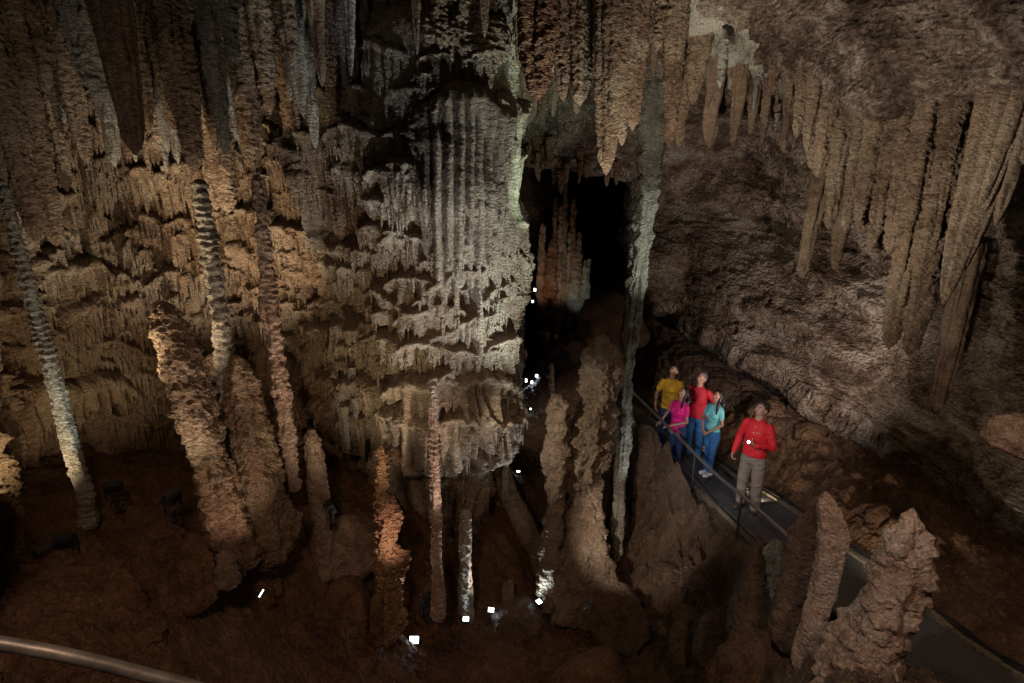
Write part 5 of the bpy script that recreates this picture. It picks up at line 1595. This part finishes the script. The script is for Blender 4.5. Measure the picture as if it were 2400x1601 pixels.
    if hairlen:
        for sx in (-1, -.5, 0, .5, 1):
            a_ = hd((sx * .068, -.045 + .02 * abs(sx), 1.65))
            b_ = a_ + np.array([sx * .02, -.05, -.14])
            c_ = np.array([sx * .095, -.095 + .03 * abs(sx), 1.50 - hairlen * .55])
            d_ = np.array([sx * .10, -.105 + .03 * abs(sx), 1.50 - hairlen])
            hp += chain([a_, b_, c_, d_], [.04, .042, .038, .016])
        a_ = hd((-.075, .0, 1.66))
        hp += chain([a_, hd((-.085, .01, 1.58)), np.array([-.105, .06, 1.44]), np.array([-.10, .085, 1.50 - hairlen * .7])], [.022, .026, .028, .010])
    fused('hair', [(v * k, q, t) for v, q, t in hp], M[hair], e, .008, 2, .004, seed=3)
    # collar
    if sleeve == 'long' or 'collar' in extras:
        for sx in (-1, 1):
            obj_parts('collar', [(lambda v, q, t: (v * k, q, t))(*cap((sx * .062, -.02, 1.488), (sx * .022, .072, 1.462), .016, .012))], M[shirt], e, smooth=True)
    if 'buttons' in extras:
        for i, z in enumerate((1.40, 1.31, 1.22, 1.13, 1.04)):
            y = float(np.interp(z, [1.0, 1.14, 1.27, 1.40], [.122 * G, .116 * G, .015 + .119 * (.3 + .7 * G), .096]))
            obj_parts('button', [sph((0, (y + .002) * k, z * k), (.008, .004, .008))], M['white'], e, smooth=True)
    if 'logo' in extras:
        yy = .127 * (.3 + .7 * G) + .004
        lg = [cap((-.105 * 1 + i * .0095, yy, 1.335 + .004 * ((i * 7) % 3 - 1)), (-.100 + i * .0095, yy - .0, 1.335 + .005 * ((i * 5) % 3 - 1)), .003, .003) for i in range(7)]
        obj_parts('chest_embroidery', [(v * k, q, t) for v, q, t in lg], M['gold'], e, smooth=True)
    if 'rips' in extras:
        for (px_, py_, pz) in ((.095, .098, .56), (.09, .098, .50), (-.085, .098, .53)):
            obj_parts('knee_rip', [sph((px_ * k, py_ * k * .93, pz * k), (.032, .018, .022))], M['skin'], pn_, smooth=True)
    if 'undershirt' in extras:
        quadtri('undershirt', *loft([((0, .01 * k, (hm - .03) * k), .168 * G * k, .119 * G * k), ((0, .012 * k, (hm + .015) * k), .168 * G * k, .118 * G * k)], 28), M['white'], e)
    if 'pendant' in extras:
        obj_parts('pendant', [sph((0, .085 * k, 1.42 * k), (.012, .006, .012))], M['gold'], e, smooth=True)
    return e


def walk_z(x, y):
    i = int(np.argmin(np.abs(wl[:, 1] - y)))
    return float(wl[i, 2])


def foot_at(px, t, z=None):
    x = (px - PW / 2) / F * t
    y = 0
    # point of that pixel column at the walkway's height
    z = z if z is not None else -5
    for _ in range(6):
        y = (t + z * SP) / CP
        z = walk_z(x, y)
    return (x, y, z)


fg = foot_at(1716, 8.45)
GUIDE = person(fg, math.radians(132), 1.71, 'guide in a red long sleeved button shirt and khaki trousers, holding a lit flashlight', 'red', 'khaki', 'brownshoe', 'skin', 'hairbrown',
               sleeve='long', girth=1.04, tuck=True, look=(-14, 16), stance=((.13, -.02), (-.13, .06)), extras=('buttons', 'logo'),
               arms={1: ((.262, -.05, 1.14), (.285, .06, .90), (.0, .25, -1), (-1, .2, 0), .6), -1: ((-.255, .03, 1.14), (-.10, .26, 1.19), (.6, .55, .25), (.2, -.5, .8), .75)})
TEAL = person(foot_at(1626, 10.3), math.radians(120), 1.60, 'young woman in a pale teal shirt and ripped blue jeans, hands clasped in front', 'teal', 'denim', 'white', 'skin2', 'hair',
              fem=True, hairlen=.30, girth=.95, look=(-4, 20), stance=((.06, .0), (-.06, .05)), hem=.96, extras=('rips',),
              arms={1: ((.235, .04, 1.14), (.07, .20, .97), (-.7, .3, -.6), (0, -1, 0), .5), -1: ((-.235, .04, 1.14), (-.06, .21, .96), (.7, .3, -.6), (0, -1, 0), .5)})
PINK = person(foot_at(1550, 10.6), math.radians(118), 1.60, 'woman in a magenta short sleeved top, resting her hands on the handrail', 'magenta', 'darkdenim', 'white', 'skin', 'hair',
              fem=True, hairlen=.20, girth=1.25, look=(-4, 24), stance=((.08, .0), (-.08, .04)), hem=.84, extras=('undershirt',),
              arms={1: ((.27, .06, 1.16), (.20, .30, 1.02), (.1, .8, -.3), (0, -.4, -1), .5), -1: ((-.28, .08, 1.14), (-.04, .30, 1.02), (.5, .7, -.2), (0, -.4, -1), .5)})
REDM = person(foot_at(1590, 11.1), math.radians(140), 1.76, 'man in a crimson polo shirt and jeans standing between the two women, hand on hip', 'crimson', 'denim', 'brownshoe', 'skin', 'hairgrey',
              girth=1.08, look=(-12, 20), extras=('collar',), hem=.88,
              arms={1: ((.29, -.04, 1.14), (.27, .08, .90), (0, .3, -1), (-1, 0, 0), .4), -1: ((-.34, -.10, 1.16), (-.20, .06, .98), (.7, .3, -.3), (.2, -1, 0), .4)})
YELL = person(foot_at(1530, 11.6), math.radians(150), 1.78, 'man in a yellow t-shirt and dark jeans, farthest up the walkway', 'yellow', 'darkdenim', 'brownshoe', 'skin2', 'hair',
              girth=1.0, look=(-18, 20), extras=('pendant',), hem=.88,
              arms={1: ((.28, -.02, 1.13), (.25, .14, .92), (-.3, .5, -.8), (-1, 0, 0), .5), -1: ((-.28, -.02, 1.13), (-.22, .16, .93), (.4, .5, -.7), (1, 0, 0), .5)})


def in_person(o, v):
    a = o.rotation_euler[2]
    x, y, z = np.array(v) * (1.71 / 1.75)
    return np.array([o.location[0] + x * math.cos(a) - y * math.sin(a), o.location[1] + x * math.sin(a) + y * math.cos(a), o.location[2] + z])


f0 = in_person(GUIDE, (-.045, .31, 1.225))
fd_ = np.array([-.45, -.62, .45])
fd_ /= np.linalg.norm(fd_)
e = empty('flashlight', f0, (0, 0, 0), 'small black flashlight with a bright bluish beam in the hand of the guide', 'flashlight')
tube('barrel', [-fd_ * .06, fd_ * .0, fd_ * .06], .012, M['black'], e)
tube('head', [fd_ * .055, fd_ * .07, fd_ * .10], [.013, .020, .022], M['black'], e)
obj_parts('lens', [sph(fd_ * .10, (.020, .020, .020))], M['lens_on'], e, smooth=True)
lamp(tuple(f0 + fd_ * .125), tuple(f0 + fd_ * 4), (.8, .92, 1), 6, 50, .02, 'flashlight_lamp')
g0 = in_person(GUIDE, (.277, .085, .80))
e = empty('handheld_radio', g0, (0, 0, 0), 'small black handheld radio in the lowered hand of the guide', 'radio')
obj_parts('case', [box_mesh((0, 0, 0), (.014, .022, .045))], M['black'], e)
tube('antenna', [(0, .012, .04), (0, .012, .08), (0, .012, .11)], .005, M['blackmatte'], e, na=8)

# loose rocks on the muddy floor
for i in range(34):
    px, py = R2.uniform(-20, 900), R2.uniform(1130, 1540)
    t = float(np.interp(py, [1130, 1540], [8.0, 4.6])) + (px > 600) * .8
    p = P(px, py, t)
    z = ground_z(p[0], p[1])
    s_ = R2.uniform(.03, .12)
    rod('rock', 'loose muddy brown rock scattered on the dark floor at lower left', 'rock',
        [(p[0], p[1], z + s_ * .6, s_ * .5), (p[0] + R2.uniform(-.03, .03), p[1], z + s_ * .1, s_), (p[0], p[1], z - .1, s_ * 1.1)], M['floor'], group='loose rocks on the floor', seed=200 + i, knob=.03, kf=9, world=True, ends=(1, 0), lump=.3)
